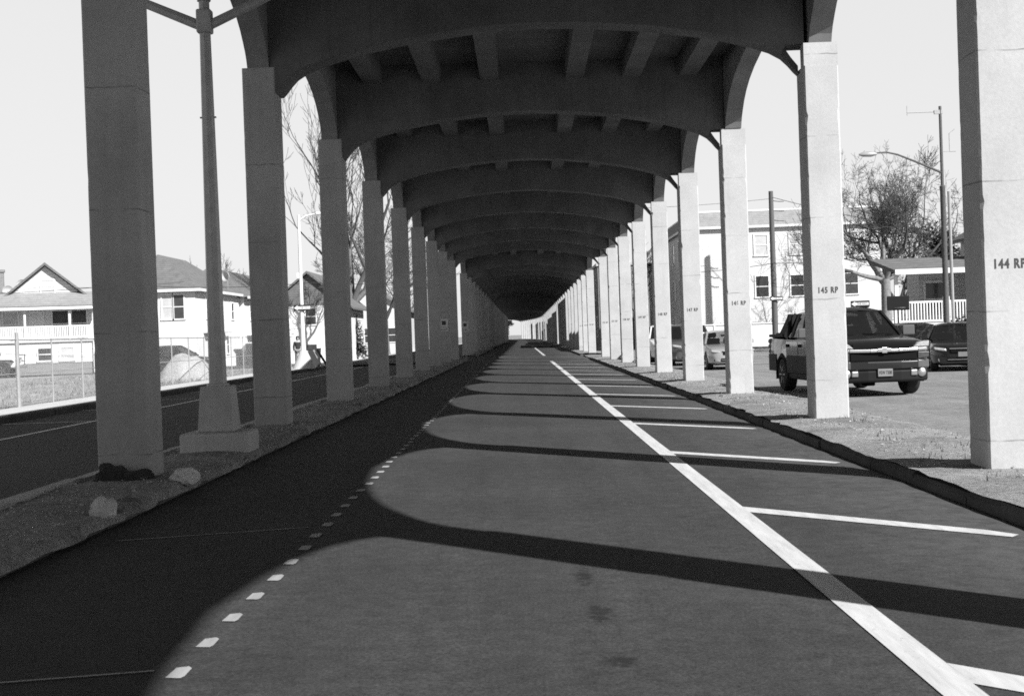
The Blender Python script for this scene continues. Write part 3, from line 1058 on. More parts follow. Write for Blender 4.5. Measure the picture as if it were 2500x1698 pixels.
def seats(root, ys, z, W):
    for y in ys:
        for sgn in (-1, 1):
            b = MB().box(sgn * 0.38 - 0.24, sgn * 0.38 + 0.24, y - 0.08, y + 0.1, z, z + 0.52).box(sgn * 0.38 - 0.12, sgn * 0.38 + 0.12, y - 0.02, y + 0.09, z + 0.55, z + 0.74)
            b.build('seat', M['dark'], root, 0.04)
    return

def mirrors(root, y, z, w, mat, s=1.0):
    for sgn in (-1, 1):
        b = MB().box(sgn * w, sgn * (w + 0.05), y - 0.02, y + 0.05, z, z + 0.06)
        b.box(sgn * (w + 0.04), sgn * (w + 0.27 * s), y - 0.05, y + 0.07, z + 0.0, z + 0.19 * s)
        b.build('side_mirror', mat, root, 0.07, seg=4)

# --- the black crew-cab pickup
tk = thing('pickup_truck', 'black crew-cab pickup truck with chrome grille bar facing the viewer behind the 145 column', 'pickup truck', (7.14, 32.1, -0.05), R(4.3))
st = [(-2.80, 0.86, 0.42, 1.00, 0.93), (-2.74, 0.93, 0.36, 1.08, 0.94), (-2.62, 0.985, 0.33, 1.13, 0.95), (-2.3, 1.0, 0.32, 1.18, 0.95), (-1.9, 1.005, 0.32, 1.215, 0.95), (-1.35, 1.005, 0.32, 1.25, 0.955),
      (-1.1, 1.005, 0.32, 1.25, 0.965), (-0.3, 1.0, 0.32, 1.24, 0.97), (0.6, 1.0, 0.32, 1.24, 0.97), (1.35, 1.0, 0.34, 1.25, 0.97), (1.9, 1.0, 0.36, 1.26, 0.97), (2.5, 0.99, 0.42, 1.27, 0.97), (2.74, 0.96, 0.48, 1.26, 0.96), (2.82, 0.93, 0.55, 1.2, 0.95)]
bd = loft_body(st).build('body', M['black_paint'], tk)
AX = (-1.81, 1.49)
cut_wells(bd, AX, 0.47, 2.02)
for ya in AX:
    for sgn in (-1, 1):
        wheel(tk, sgn * 0.87, ya, 0.39, 0.27, sgn, 6)
b = MB()
for ya in AX:
    for sgn in (-1, 1):
        pts = []
        for k in range(13):
            a = math.pi * (-0.06 + 1.12 * k / 12)
            pts.append((sgn * 0.985, ya + 0.49 * math.cos(a), 0.36 + 0.47 * math.sin(a)))
        b.tube(pts, 0.045, 6)
b.build('wheel_arch', M['clad'], tk, smooth=40)
MB().box(-0.985, -0.80, -1.3, 1.0, 0.30, 0.46).box(0.80, 0.985, -1.3, 1.0, 0.30, 0.46).build('running_board', M['clad'], tk, 0.03)
MB().box(-0.7, 0.7, -2.5, 2.5, 0.28, 0.5).box(-0.1, 0.12, -1.9, -1.6, 0.19, 0.3).build('underbody', M['dark'], tk, 0.03)
cabin(tk, M['black_paint'], M['glass_dark'], 0.93, 0.74, -1.18, -0.42, 1.02, 1.30, 1.25, 1.86, [0.42, 0.8], 0.04, 0.08)
seats(tk, (0.05, 0.85), 0.95, 2.0)
MB().lathe([(0.19, -0.015), (0.2, 0), (0.19, 0.015), (0.165, 0.0), (0.19, -0.015)], 20, 'y', (0.38, -0.42, 1.22)).build('steering_wheel', M['dark'], tk)
MB().box(-0.88, 0.88, -1.1, -0.62, 1.10, 1.24).build('dashboard', M['dark'], tk, 0.05)
MB().box(-0.12, 0.12, -0.46, -0.43, 1.62, 1.69).build('inner_mirror', M['dark'], tk, 0.01)
MB().box(0.45, 0.66, -1.02, -0.85, 1.245, 1.262).build('dash_paper', M['sign_white'], tk)
b = MB()
for sgn in (-1, 1):                          # sloping sail panels behind the cab
    b.prism([(1.14, 1.25), (1.10, 1.80), (1.32, 1.66), (2.05, 1.30), (2.05, 1.25)], 'x', sgn * 0.78, sgn * 0.93)
b.build('sail_panel', M['clad'], tk, 0.02)
MB().box(-0.82, 0.82, 1.35, 2.72, 1.25, 1.36).build('bed_cover', M['clad'], tk, 0.03)
b = MB().box(-0.99, -0.80, 1.4, 2.74, 1.255, 1.33).box(0.80, 0.99, 1.4, 2.74, 1.255, 1.33)
b.build('bed_rail', M['clad'], tk, 0.03)
for sgn in (-1, 1):
    b = MB()
    for z in (0.92, 1.04, 1.16):
        b.lathe([(0.075, 0.0), (0.07, 0.06), (0.02, 0.08)], 12, 'y', (sgn * 0.92, 2.76, z))
    b.build('tail_light', M['lamp'], tk, smooth=40)
mirrors(tk, -1.05, 1.24, 0.98, M['grey_paint'], 1.15)
for sgn in (-1, 1):
    for (y0, y1) in ((-1.05, 0.02), (0.06, 1.06)):
        MB().box(sgn * 1.003, sgn * 1.008, y0, y1, 0.52, 1.16).build('door', M['black_paint'], tk)
        MB().box(sgn * 1.005, sgn * 1.035, y1 - 0.26, y1 - 0.06, 1.03, 1.10).build('door_handle', M['dark'], tk, 0.015)
    MB().box(sgn * 1.0, sgn * 1.022, -1.3, 1.0, 0.44, 0.84).box(sgn * 0.985, sgn * 1.012, 2.0, 2.7, 0.46, 0.86).build('side_moulding', M['clad'], tk, 0.01)
# nose
MB().box(-0.64, 0.64, -2.825, -2.6, 0.99, 1.09).build('upper_grille', M['dark'], tk, 0.02)
b = MB().box(-0.70, 0.70, -2.84, -2.6, 0.74, 0.915)
b.build('lower_grille', M['dark'], tk, 0.02)
b = MB()
vs_ = [(-0.93, -2.78), (-0.72, -2.85), (-0.3, -2.88), (0.3, -2.88), (0.72, -2.85), (0.93, -2.78)]
for a, c in zip(vs_[:-1], vs_[1:]):
    b.bar((a[0], a[1], 0.965 - 0.025 * (1 - abs(a[0]))), (c[0], c[1], 0.965 - 0.025 * (1 - abs(c[0]))), 0.05, 0.062)
bar_o = b.build('grille_bar', M['chrome'], tk, 0.012)
b = MB().prism([(-0.16, 0.925), (-0.055, 0.925), (-0.055, 0.90), (0.055, 0.90), (0.055, 0.925), (0.16, 0.925), (0.14, 0.99), (0.055, 0.99), (0.055, 1.015), (-0.055, 1.015), (-0.055, 0.99), (-0.14, 0.99)], 'y', -2.915, -2.895)
b.build('emblem', M['chrome'], bar_o, 0.006)
for sgn in (-1, 1):
    b = MB().prism([(sgn * 0.62, 1.005), (sgn * 0.95, 1.01), (sgn * 0.965, 1.13), (sgn * 0.74, 1.10)], 'y', -2.845, -2.55)
    b.build('headlight', M['lamp'], tk, 0.015)
    b = MB().prism([(sgn * 0.72, 0.76), (sgn * 0.94, 0.79), (sgn * 0.96, 0.90), (sgn * 0.72, 0.91)], 'y', -2.85, -2.55)
    b.build('turn_lamp', M['lamp_dark'], tk, 0.015)
b = MB()
pl = [(-1.01, -2.35), (-1.0, -2.68), (-0.80, -2.84), (-0.35, -2.905), (0.35, -2.905), (0.80, -2.84), (1.0, -2.68), (1.01, -2.35), (0.8, -2.3), (-0.8, -2.3)]
b.prism(pl, 'z', 0.56, 0.735)
bmp = b.build('bumper', M['black_paint'], tk, 0.03, seg=3)
for sgn in (-1, 1):
    MB().prism([(sgn * 1.018, -2.36), (sgn * 1.008, -2.68), (sgn * 0.80, -2.85), (sgn * 0.70, -2.872), (sgn * 0.7, -2.6), (sgn * 0.9, -2.36)], 'z', 0.57, 0.745).build('lit_bumper_corner', M['grey_paint'], bmp, 0.03, seg=3)  # grey pieces paint in the light caught by the bumper's turned ends
b = MB()
pl2 = [(x * 0.985, y + 0.02) for x, y in pl]
b.prism(pl2, 'z', 0.30, 0.558)
b.build('lower_bumper', M['clad'], tk, 0.05, seg=3)
for sgn in (-1, 1):
    MB().lathe([(0.085, 0.02), (0.085, -0.03), (0.06, -0.045), (0.01, -0.05)], 18, 'y', (sgn * 0.79, -2.82, 0.48)).build('fog_lamp', M['chrome'], tk, smooth=40)
    MB().box(sgn * 0.62 - 0.07, sgn * 0.62 + 0.07, -2.88, -2.8, 0.42, 0.54).build('fog_surround', M['alloy'], tk, 0.02)
pt = MB().box(-0.155, 0.155, -2.925, -2.90, 0.42, 0.575).build('licence_plate', M['plate'], tk, 0.006)
o = link('plate_text', text_mesh('FEW 7308', 0.10, 0.001, 0.62), M['dark'], pt)
o.location = (0, -2.927, 0.495)
o.rotation_euler = (math.pi / 2, 0, 0)
b = MB().box(-0.98, -0.35, -1.22, -1.19, 1.255, 1.27)
b.tube([(-0.1, -1.22, 1.27), (-0.75, -1.13, 1.30)], 0.012, 5).tube([(0.75, -1.22, 1.27), (0.12, -1.13, 1.30)], 0.012, 5)
b.build('wiper', M['dark'], tk)
b = MB()
for sgn in (-1, 1):
    b.box(sgn * 0.55 - 0.03, sgn * 0.55 + 0.03, -0.2, 0.95, 1.865, 1.90)
b.build('roof_rail', M['clad'], tk, 0.01)

def sedan(name, label, loc, rz, paint, L=4.75, W=1.82, H=1.45, kind='sedan', gl=None, group=None, low=False, chrome=True):
    t = thing(name, label, 'car', loc, rz, group)
    gl = gl or M['glass_dark']
    f, r = -L / 2, L / 2
    w = W / 2
    if kind == 'suv':
        hood, belt = 1.05, 1.12
    else:
        hood, belt = 0.86, 0.93
    st = [(f, w * 0.70, 0.30, hood * 0.74, 0.9), (f + 0.06, w * 0.82, 0.24, hood * 0.82, 0.92), (f + 0.22, w * 0.94, 0.21, hood * 0.9, 0.93), (f + 0.6, w, 0.2, hood * 0.97, 0.93), (f + 1.15, w, 0.2, hood * 1.04, 0.94),
          (f + 1.6, w, 0.2, belt, 0.95), (0, w, 0.2, belt, 0.95), (r - 1.1, w, 0.2, belt + 0.02, 0.95), (r - 0.5, w * 0.985, 0.23, belt + 0.05, 0.93), (r - 0.1, w * 0.93, 0.28, belt + 0.03, 0.92), (r, w * 0.82, 0.35, belt - 0.08, 0.9)]
    bd = loft_body(st).build('body', paint, t)
    rr = 0.36 if kind == 'suv' else 0.325
    ax = (f + 0.92, r - 0.98)
    cut_wells(bd, ax, rr + 0.055, W)
    for ya in ax:
        for sgn in (-1, 1):
            wheel(t, sgn * (w - 0.13), ya, rr, 0.215, sgn, 7)
    MB().box(-w * 0.7, w * 0.7, f + 0.3, r - 0.3, 0.17, 0.35).build('underbody', M['dark'], t)
    if kind == 'suv':
        cabin(t, paint, gl, w * 0.93, w * 0.76, f + 1.3, f + 1.85, r - 0.35, r - 0.12, belt - 0.01, H, [0.36, 0.68], 0.03, 0.08)
        seats(t, (-0.2, 0.9), 0.8, W)
    else:
        cabin(t, paint, gl, w * 0.92, w * 0.70, f + 1.35, f + 2.05, r - 1.45, r - 0.72, belt - 0.01, H, [0.5], 0.035, 0.07)
        seats(t, (-0.1, 0.75), 0.62, W)
    MB().box(-w * 0.8, w * 0.8, f + 1.4, f + 1.75, belt - 0.12, belt - 0.015).build('dashboard', M['dark'], t, 0.04)
    MB().box(-0.11, 0.11, f + 2.0, f + 2.03, H - 0.22, H - 0.15).build('inner_mirror', M['dark'], t, 0.01)
    mirrors(t, f + 1.6, belt + 0.0, w * 0.97, paint, 0.85)
    MB().box(-w * 0.42, w * 0.42, f - 0.035, f + 0.2, hood * 0.63, hood * 0.77).build('grille', M['dark'], t, 0.03)
    if chrome:
        MB().box(-w * 0.44, w * 0.44, f - 0.05, f + 0.1, hood * 0.775, hood * 0.805).build('grille_trim', M['chrome'], t, 0.01)
    MB().box(-w * 0.52, w * 0.52, f - 0.03, f + 0.25, 0.30, 0.42).build('air_intake', M['dark'], t, 0.03)
    MB().box(-w * 0.5, w * 0.5, f - 0.045, f + 0.2, 0.35, 0.365).build('intake_trim', M['chrome'], t)
    for sgn in (-1, 1):
        b = MB().prism([(sgn * w * 0.50, hood * 0.69), (sgn * w * 0.9, hood * 0.76), (sgn * w * 0.93, hood * 0.86), (sgn * w * 0.55, hood * 0.80)], 'y', f - 0.01, f + 0.36)
        b.build('headlight', M['lamp'], t, 0.03)
        MB().lathe([(0.065, 0.06), (0.065, -0.012), (0.02, -0.015)], 14, 'y', (sgn * w * 0.72, f + 0.05, 0.36)).build('fog_lamp', M['dark'] if low else M['chrome'], t)
        b = MB().prism([(sgn * w * 0.6, belt - 0.2), (sgn * w * 0.9, belt - 0.22), (sgn * w * 0.9, belt - 0.06), (sgn * w * 0.6, belt - 0.08)], 'y', r - 0.2, r + 0.0)
        b.build('tail_light', M['lamp_dark'], t, 0.02)
        for yy in (-0.35, 0.75):
            MB().box(sgn * w * 0.995, sgn * (w + 0.025), yy, yy + 0.2, belt - 0.2, belt - 0.15).build('door_handle', paint, t, 0.012)
    MB().box(-0.155, 0.155, f - 0.06, f - 0.03, 0.44, 0.58).build('licence_plate', M['plate'], t, 0.004)
    return t
sedan('parked_car', 'silver sedan parked nose-on beside the median, seen between the 146 and 147 columns', (7.45, 53.6, -0.05), R(1), M['silver_paint'], 4.4, 1.7, 1.42, gl=M['glass'], low=True)
sedan('parked_car', 'dark grey sport utility car with chrome trim parked behind the silver sedan', (6.95, 61.2, -0.05), R(0), M['grey_paint'], 4.7, 1.85, 1.72, 'suv')
sedan('parked_car', 'tall pale car with white roof parked in line behind the dark utility car', (6.8, 69.0, -0.05), R(0), M['white_car'], 4.6, 1.8, 1.75, 'suv')
sedan('parked_car', 'black sedan parked at the right kerb, partly hidden by the pickup truck mirror', (13.75, 50.7, -0.05), R(10), M['black_paint'])
sedan('parked_car', 'black sedan turned out from the right kerb, cut off by the 144 column', (13.4, 44.2, -0.05), R(-13), M['black_paint'], H=1.42)
sedan('parked_car', 'dark sedan parked side-on behind the sand heap in the left lot', (-17.6, 71.0, 0.08), R(84), M['black_paint'])

# --- jeep at the left edge, facing right
jp = thing('off_road_vehicle', 'pale boxy off-road vehicle with dark soft top parked before the gabled house', 'off-road vehicle', (-30.9, 81.0, 0.08), R(90))
st = [(-1.95, 0.62, 0.55, 1.10, 0.9), (-1.9, 0.66, 0.5, 1.15, 0.93), (-1.0, 0.7, 0.5, 1.2, 0.93), (-0.75, 0.74, 0.45, 1.22, 0.95), (0.2, 0.76, 0.45, 1.22, 0.97), (1.8, 0.76, 0.5, 1.22, 0.97)]
bd = loft_body(st).build('body', M['white_car'], jp)
cut_wells(bd, (-1.3, 1.1), 0.47, 1.5)
for ya in (-1.3, 1.1):
    for sgn in (-1, 1):
        wheel(jp, sgn * 0.72, ya, 0.4, 0.26, sgn, 5)
b = MB()
for sgn in (-1, 1):
    b.prism([(-1.95, 0.86), (-1.8, 0.98), (-1.0, 1.0), (-0.7, 0.6), (-0.8, 0.6), (-1.05, 0.94), (-1.75, 0.92), (-1.9, 0.84)], 'x', sgn * 0.62, sgn * 0.95)
b.build('fender', M['clad'], jp)
b = MB().prism([(-0.72, 1.22), (-0.5, 1.80), (1.75, 1.82), (1.85, 1.22)], 'x', -0.70, 0.70)
b.build('soft_top', M['clad'], jp, 0.06)
MB().quad((-0.64, -0.735, 1.26), (0.64, -0.735, 1.26), (0.62, -0.54, 1.76), (-0.62, -0.54, 1.76)).build('windscreen', M['glass_dark'], jp)
for sgn in (-1, 1):
    b = MB().prism([(-0.55, 1.26), (-0.42, 1.72), (0.5, 1.72), (0.5, 1.26)], 'x', sgn * 0.705, sgn * 0.712)
    b.build('side_window', M['pane'], jp)
    MB().lathe([(0.09, 0), (0.09, -0.05), (0.02, -0.06)], 14, 'y', (sgn * 0.45, -1.95, 0.96)).build('headlight', M['lamp'], jp)
MB().box(-0.72, 0.72, -2.2, -2.0, 0.5, 0.68).build('bumper', M['alloy'], jp, 0.03)
b = MB()
for k in range(7):
    b.box(-0.28 + k * 0.08, -0.24 + k * 0.08, -1.965, -1.93, 0.75, 1.06)
b.build('grille', M['dark'], jp)
MB().tube([(-0.5, -2.12, 0.68), (-0.5, -2.14, 1.25), (0.5, -2.14, 1.25), (0.5, -2.12, 0.68)], 0.03, 8).build('brush_guard', M['dark'], jp)

# ---------------------------------------------------------------- houses
def window(parent, x0, x1, z0, z1, y, mat, trim=None, face='y', d=0.05, mull=True):
    """sash window on a wall facing -y (face 'y') or -x/+x (face 'x', d signed outward)"""
    trim = trim or M['white']
    def bx(b, a0, a1, c0, c1, o0, o1):
        if face == 'y': b.box(a0, a1, y + o0, y + o1, c0, c1)
        else: b.box(y + o0, y + o1, a0, a1, c0, c1)
    s = -1 if face == 'y' else (1 if d > 0 else -1)
    e = abs(d)
    b = MB()
    t = 0.09
    bx(b, x0 - t, x1 + t, z1, z1 + t * 1.3, s * e, 0)
    bx(b, x0 - t * 1.3, x1 + t * 1.3, z0 - t, z0, s * e * 1.5, 0)
    bx(b, x0 - t, x0, z0, z1, s * e, 0)
    bx(b, x1, x1 + t, z0, z1, s * e, 0)
    if mull:
        bx(b, x0, x1, (z0 + z1) / 2 - 0.03, (z0 + z1) / 2 + 0.03, s * e * 0.8, 0)
    w = b.build('window', trim, parent)
    b = MB()
    bx(b, x0, x1, z0, z1, s * e * 0.25, s * -0.002 if False else 0)
    b.build('pane', mat, w)
    return w

# house 1: gabled bungalow on a high basement with a front porch
hx, hy = -29.6, 88.0
h = thing('gabled_house', 'white gabled bungalow with railed front porch on a high basement behind the fence', 'house', (hx, hy, 0.0), R(18))
MB().box(-3.0, 3.0, 0, 9, 0.75, 4.3).build('wall', M['stucco'], h)
b = MB().box(-2.95, 2.95, -1.6, 9, -0.1, 0.75)
b.build('foundation', M['brick'], h)
MB().box(-2.98, 2.98, -1.65, 0, 0.75, 2.02).build('porch_base', M['stucco'], h)
MB().box(-3.1, 3.1, -1.8, 0.0, 2.02, 2.18).build('porch_floor', M['siding_dark'], h)
b = MB().prism([(-3.0, 4.25), (3.0, 4.25), (0, 6.72)], 'y', -0.3, 9)
b.build('gable_wall', M['siding'], h)
rf = MB()
rf.prism([(0, 6.78), (0, 6.95), (-3.45, 4.12), (-3.45, 3.98)], 'y', -0.7, 9.3)
rf.prism([(0, 6.78), (0, 6.95), (3.45, 4.12), (3.45, 3.98)], 'y', -0.7, 9.3)
roof = rf.build('roof', M['shingle_grey'], h)
MB().box(-3.25, -2.6, 5.0, 5.6, 4.2, 6.75).box(-3.32, -2.53, 4.93, 5.67, 6.7, 6.85).build('chimney', M['brick'], roof)
b = MB().prism([(-0.3, 5.0), (-0.3, 5.1), (-2.1, 4.32), (-2.1, 4.2)], 'x', -3.4, 3.4)
b.build('porch_roof', M['shingle_pale'], h)
MB().box(-3.35, 3.35, -2.05, -1.85, 4.0, 4.24).build('gutter_beam', M['white'], h)
for x in (-2.95, -1.25, 1.35, 2.9):
    MB().box(x - 0.06, x + 0.06, -1.72, -1.6, 2.18, 4.02).build('porch_post', M['white'], h)
b = MB().box(-2.95, 2.95, -1.7, -1.63, 2.95, 3.02).box(-2.95, 2.95, -1.69, -1.64, 2.24, 2.30)
for k in range(58):
    x = -2.9 + k * 0.1
    b.box(x - 0.03, x + 0.03, -1.685, -1.645, 2.3, 2.96)
b.build('railing', M['white'], h)
MB().box(-1.05, -0.15, -0.05, 0.0, 2.18, 4.0).build('door', M['white'], h)
window(h, -2.55, -1.7, 2.5, 3.9, 0, M['pane_pale'])
window(h, 0.35, 1.25, 2.35, 3.95, 0, M['pane'])
window(h, 1.5, 2.35, 2.35, 3.95, 0, M['pane'])
window(h, -0.05 - 0.2, 0.5, 4.95, 5.85, -0.3, M['pane_pale'])
window(h, -0.55, 0.2, 0.92, 1.65, -1.65, M['pane'])
window(h, 0.75, 1.5, 0.92, 1.65, -1.65, M['pane_pale'])
MB().tube([(2.75, -1.9, 3.95), (2.7, -1.75, 3.7), (2.7, -1.75, 0.1)], 0.045, 6).build('downpipe', M['white'], h)
def dish(label, loc, rz):
    t = thing('satellite_dish', label, 'satellite dish', loc, rz, 'satellite dishes on the roofs')
    MB().lathe([(0.0, 0.14), (0.14, 0.12), (0.28, 0.05), (0.36, -0.03), (0.35, -0.05), (0.27, 0.03), (0.13, 0.1), (0.0, 0.12)], 18, 'y').build('reflector', M['dish'], t, smooth=50)
    MB().tube([(0, 0.12, 0), (0, 0.2, -0.5), (0, 0.2, -0.9)], 0.025, 6).tube([(0, 0.1, -0.3), (0, -0.35, -0.2)], 0.015, 5).build('mast', M['pole'], t)
dish('satellite dish on the gabled house roof beside the chimney', (-31.9, 90.4, 5.75), R(20))
dish('satellite dish on the gabled house roof left of and below the chimney', (-32.5, 89.5, 5.35), R(35))
dish('satellite dish by the right eave of the gabled house', (-27.0, 92.0, 6.4), R(-25))

# house 2: long white two-storey house with hipped roof
h = thing('hipped_house', 'long white two-storey house with hipped shingle roof between lamp post and nearest left column', 'house', (0, 0, 0))
x0, x1, y0, y1 = -26.9, -20.8, 90.0, 126.0
MB().box(x0, x1, y0, y1, -0.1, 5.05).build('wall', M['stucco'], h)
MB().box(x0 + 0.3, x1 + 0.35, 104.0, y1, -0.1, 4.9).build('wing_wall', M['stucco'], h)
def hip(b, x0, x1, y0, y1, z0, z1, o=0.35):
    x0 -= o; x1 += o; y0 -= o; y1 += o
    xm, r = (x0 + x1) / 2, (x1 - x0) / 2
    v = [(x0, y0, z0), (x1, y0, z0), (x1, y1, z0), (x0, y1, z0), (xm, y0 + r, z1), (xm, y1 - r, z1)]
    b.add(v, [(0, 1, 4), (1, 2, 5, 4), (2, 3, 5), (3, 0, 4, 5), (0, 3, 2, 1)])
b = MB()
hip(b, x0, x1, y0, 103.8, 5.08, 7.55)
b.build('roof', M['shingle_grey'], h)
b = MB()
hip(b, x0 + 0.3, x1 + 0.35, 103.6, y1, 4.92, 7.35)
b.build('wing_roof', M['shingle_grey'], h)
b = MB().box(x0 - 0.38, x1 + 0.4, y0 - 0.4, y0 - 0.3, 4.95, 5.12).box(x1 + 0.3, x1 + 0.42, y0 - 0.3, 103.5, 4.95, 5.12).box(x1 + 0.7, x1 + 0.82, 103.6, y1, 4.80, 4.98)
b.build('gutter', M['white'], h)
for xx, mt in ((-22.9, M['pane_pale']), (-21.9 - 0.45 + 0.2, M['pane'])):
    window(h, xx - 0.0, xx + 0.62, 3.25, 4.75, y0, mt)
for yy in (93, 97.5, 101, 106, 110, 113, 117, 121):
    window(h, yy, yy + 0.8, 3.3, 4.4, (x1 if yy < 104 else x1 + 0.35), M['pane'], face='x', d=0.05)
for yy in (95, 99, 107, 111, 115, 119):
    window(h, yy, yy + 0.8, 0.9, 2.1, (x1 if yy < 104 else x1 + 0.35), M['pane'], face='x', d=0.05)
MB().box(x1, x1 + 0.5, 92, 98.6, 2.3, 2.42).box(x1 + 0.35, x1 + 0.8, 104.5, 122, 2.1, 2.2).build('ledge', M['siding_dark'], h)
dish('satellite dish on the slope of the hipped house roof', (-20.9, 100.0, 6.3), R(-30))

# house 3: dark gabled house beyond the light pole
h = thing('gabled_house', 'pale stucco house with steep dark gable behind the one-way sign on the left', 'house', (-14.6, 99.0, 0))
MB().box(-3.2, 2.3, 0, 10, -0.1, 4.0).build('wall', M['stucco'], h)
MB().prism([(-3.2, 4.0), (2.3, 4.0), (-0.4, 6.2)], 'y', 0.02, 10).build('gable_wall', M['shingle'], h)
rf = MB()
rf.prism([(-0.4, 6.25), (-0.4, 6.42), (-3.7, 3.78), (-3.7, 3.64)], 'y', -0.3, 10.2)
rf.prism([(-0.4, 6.25), (-0.4, 6.42), (2.8, 3.78), (2.8, 3.64)], 'y', -0.3, 10.2)
rf.build('roof', M['shingle'], h)
window(h, -0.6, 0.1, 2.7, 3.8, 0, M['pane'])
window(h, -0.6, 0.1, 0.4, 1.3, 0, M['pane'])
window(h, -2.6, -1.9, 2.4, 3.5, 0, M['pane'])
# house 4 farther along
h = thing('gabled_house', 'small white house with grey roof far along the left road among bare trees', 'house', (-16.0, 146.0, 0))
MB().box(-4, 4, 0, 10, -0.1, 4.6).build('wall', M['siding'], h)
rf = MB()
rf.prism([(0, 6.85), (0, 7.0), (-4.5, 4.3), (-4.5, 4.15)], 'y', -0.4, 10.4)
rf.prism([(0, 6.85), (0, 7.0), (4.5, 4.3), (4.5, 4.15)], 'y', -0.4, 10.4)
rf.build('roof', M['shingle'], h)
MB().prism([(-4, 4.6), (4, 4.6), (0, 6.85)], 'y', 0.02, 10).build('gable_wall', M['siding'], h)
for xx in (-2.8, -0.4, 2.0):
    window(h, xx, xx + 0.9, 1.2, 2.6, 0, M['pane'])

# apartment rows on the right
ap = thing('apartment_block', 'pale three-storey sided apartment block with grey mansard band behind the white fence', 'apartment block', (12.6, 108.0, 0), 0, 'apartment blocks on the right')
MB().box(0, 15.0, 0, 30, -0.1, 9.05).build('wall', M['siding'], ap)
b = MB()
o = 0.25
v = [(-o, -o, 9.05), (15 + o, -o, 9.05), (15 + o, 30 + o, 9.05), (-o, 30 + o, 9.05), (0.35, 0.35, 10.25), (14.65, 0.35, 10.25), (14.65, 29.65, 10.25), (0.35, 29.65, 10.25)]
b.add(v, [(0, 3, 2, 1), (4, 5, 6, 7), (0, 1, 5, 4), (1, 2, 6, 5), (2, 3, 7, 6), (3, 0, 4, 7)])
b.build('mansard_roof', M['shingle_pale'], ap)
b = MB().box(-0.3, 15.3, -0.33, -0.26, 8.93, 9.1).box(-0.33, -0.26, -0.26, 30.3, 8.93, 9.1).box(0.3, 14.7, 0.3, 29.7, 10.22, 10.34)
b.build('eave_trim', M['white'], ap)
for xx, m1, m2 in ((5.05, M['pane_pale'], M['pane']), (7.7, M['pane_pale'], M['pane']), (11.8, M['pane_pale'], M['pane'])):
    window(ap, xx, xx + 0.95, 6.85, 8.35, 0, m1, d=0.06)
    window(ap, xx, xx + 0.95, 3.7, 5.25, 0, m2, d=0.06)
for yy in (5, 9.5, 16, 21, 26):
    for z in (0.8, 3.8, 6.8):
        window(ap, yy, yy + 1.4, z, z + 1.6, 0, M['pane'], face='x', d=-0.06)
dup(ap, (12.9, 146.0, -0.6), 0, 'second pale apartment block of the same kind, farther off behind the first')

# white fence before the apartments
f = thing('vinyl_fence', 'solid white vinyl fence in front of the pale apartment block', 'fence', (0, 0, 0))
MB().box(11.8, 30, 105.5, 105.56, -0.15, 1.66).build('panel', M['white_plastic'], f)
b = MB()
for k in range(9):
    b.box(11.74 + k * 2.27, 11.86 + k * 2.27, 105.43, 105.5, -0.15, 1.8)
b.build('post', M['white'], f)
MB().box(11.8, 30, 105.42, 105.5, 1.66, 1.74).build('top_rail', M['white'], f)

# chain-link fence on the left, each post a part
f = thing('chain_link_fence', 'galvanised chain-link fence along the left sidewalk before the vacant lot', 'fence', (0, 0, 0))
FX = -12.75
MB().quad((FX, 20, 0.15), (FX, 78, 0.15), (FX, 78, 1.8), (FX, 20, 1.8)).build('wire_mesh', M['mesh'], f)
y = 20.0
while y < 79:
    r = 0.055 if abs(y - 35.6) < 1.3 else 0.022
    MB().tube([(FX, y, 0.0), (FX, y, 1.84 if r < 0.05 else 1.98)], r, 8).build('post', M['pole_light'], f)
    y += 2.6
MB().tube([(FX, 20, 1.8), (FX, 78, 1.8)], 0.02, 6).build('top_rail', M['pole_light'], f)
MB().tube([(FX, 20, 0.95), (FX, 78, 0.95)], 0.012, 5).build('middle_rail', M['pole_light'], f)

# sand heap
b = MB()
nn = 26
vs = []
for j in range(nn + 1):
    for i in range(nn + 1):
        u, v = i / nn * 2 - 1, j / nn * 2 - 1
        rr = min(1.0, math.hypot(u, v))
        z = 1.15 * max(0, 1 - rr ** 2.2) ** 0.9 * (1 + 0.25 * noise.noise((u * 3, v * 3, 1)))
        vs.append((u * 1.35, v * 1.3, z - 0.08))
b.add(vs, [(j * (nn + 1) + i, j * (nn + 1) + i + 1, (j + 1) * (nn + 1) + i + 1, (j + 1) * (nn + 1) + i) for j in range(nn) for i in range(nn)])
tag(b.build('sand_heap', M['sand'], smooth=60, loc=(-14.3, 60.0, 0.06)), 'rounded heap of pale sand behind the chain-link fence', 'sand heap')

# house with porch at the far right
h = thing('porch_house', 'two-storey shingled house with picket-railed porch beside the right street light', 'house', (0, 0, 0))
hx0, hz = 15.9, 0.0
MB().box(20.6, 27.0, 64.5, 67, -0.1, 5.2).build('wall', M['siding_dark'], h)
MB().box(18.3, 20.6, 66.0, 68, -0.1, 4.3).build('wing_wall', M['siding_dark'], h)
MB().box(16.2, 22.5, 62.0, 66.0, 1.2, 1.38).box(16.3, 22.4, 62.1, 66, -0.1, 1.2).build('porch_floor', M['siding_dark'], h)
b = MB().prism([(61.7, 3.55), (61.7, 3.7), (66.3, 4.4), (66.3, 4.2)], 'x', 16.1, 22.8)
b.build('porch_roof', M['shingle_grey'], h)
MB().box(16.1, 22.8, 61.62, 61.72, 3.5, 3.72).build('porch_fascia', M['white'], h)
rf = MB()
rf.prism([(20.1, 5.0), (20.1, 5.15), (23.9, 7.3), (23.9, 7.1)], 'y', 64.0, 67.2)
rf.prism([(27.7, 5.0), (27.7, 5.15), (23.9, 7.3), (23.9, 7.1)], 'y', 64.0, 67.2)
rf.build('roof', M['shingle'], h)
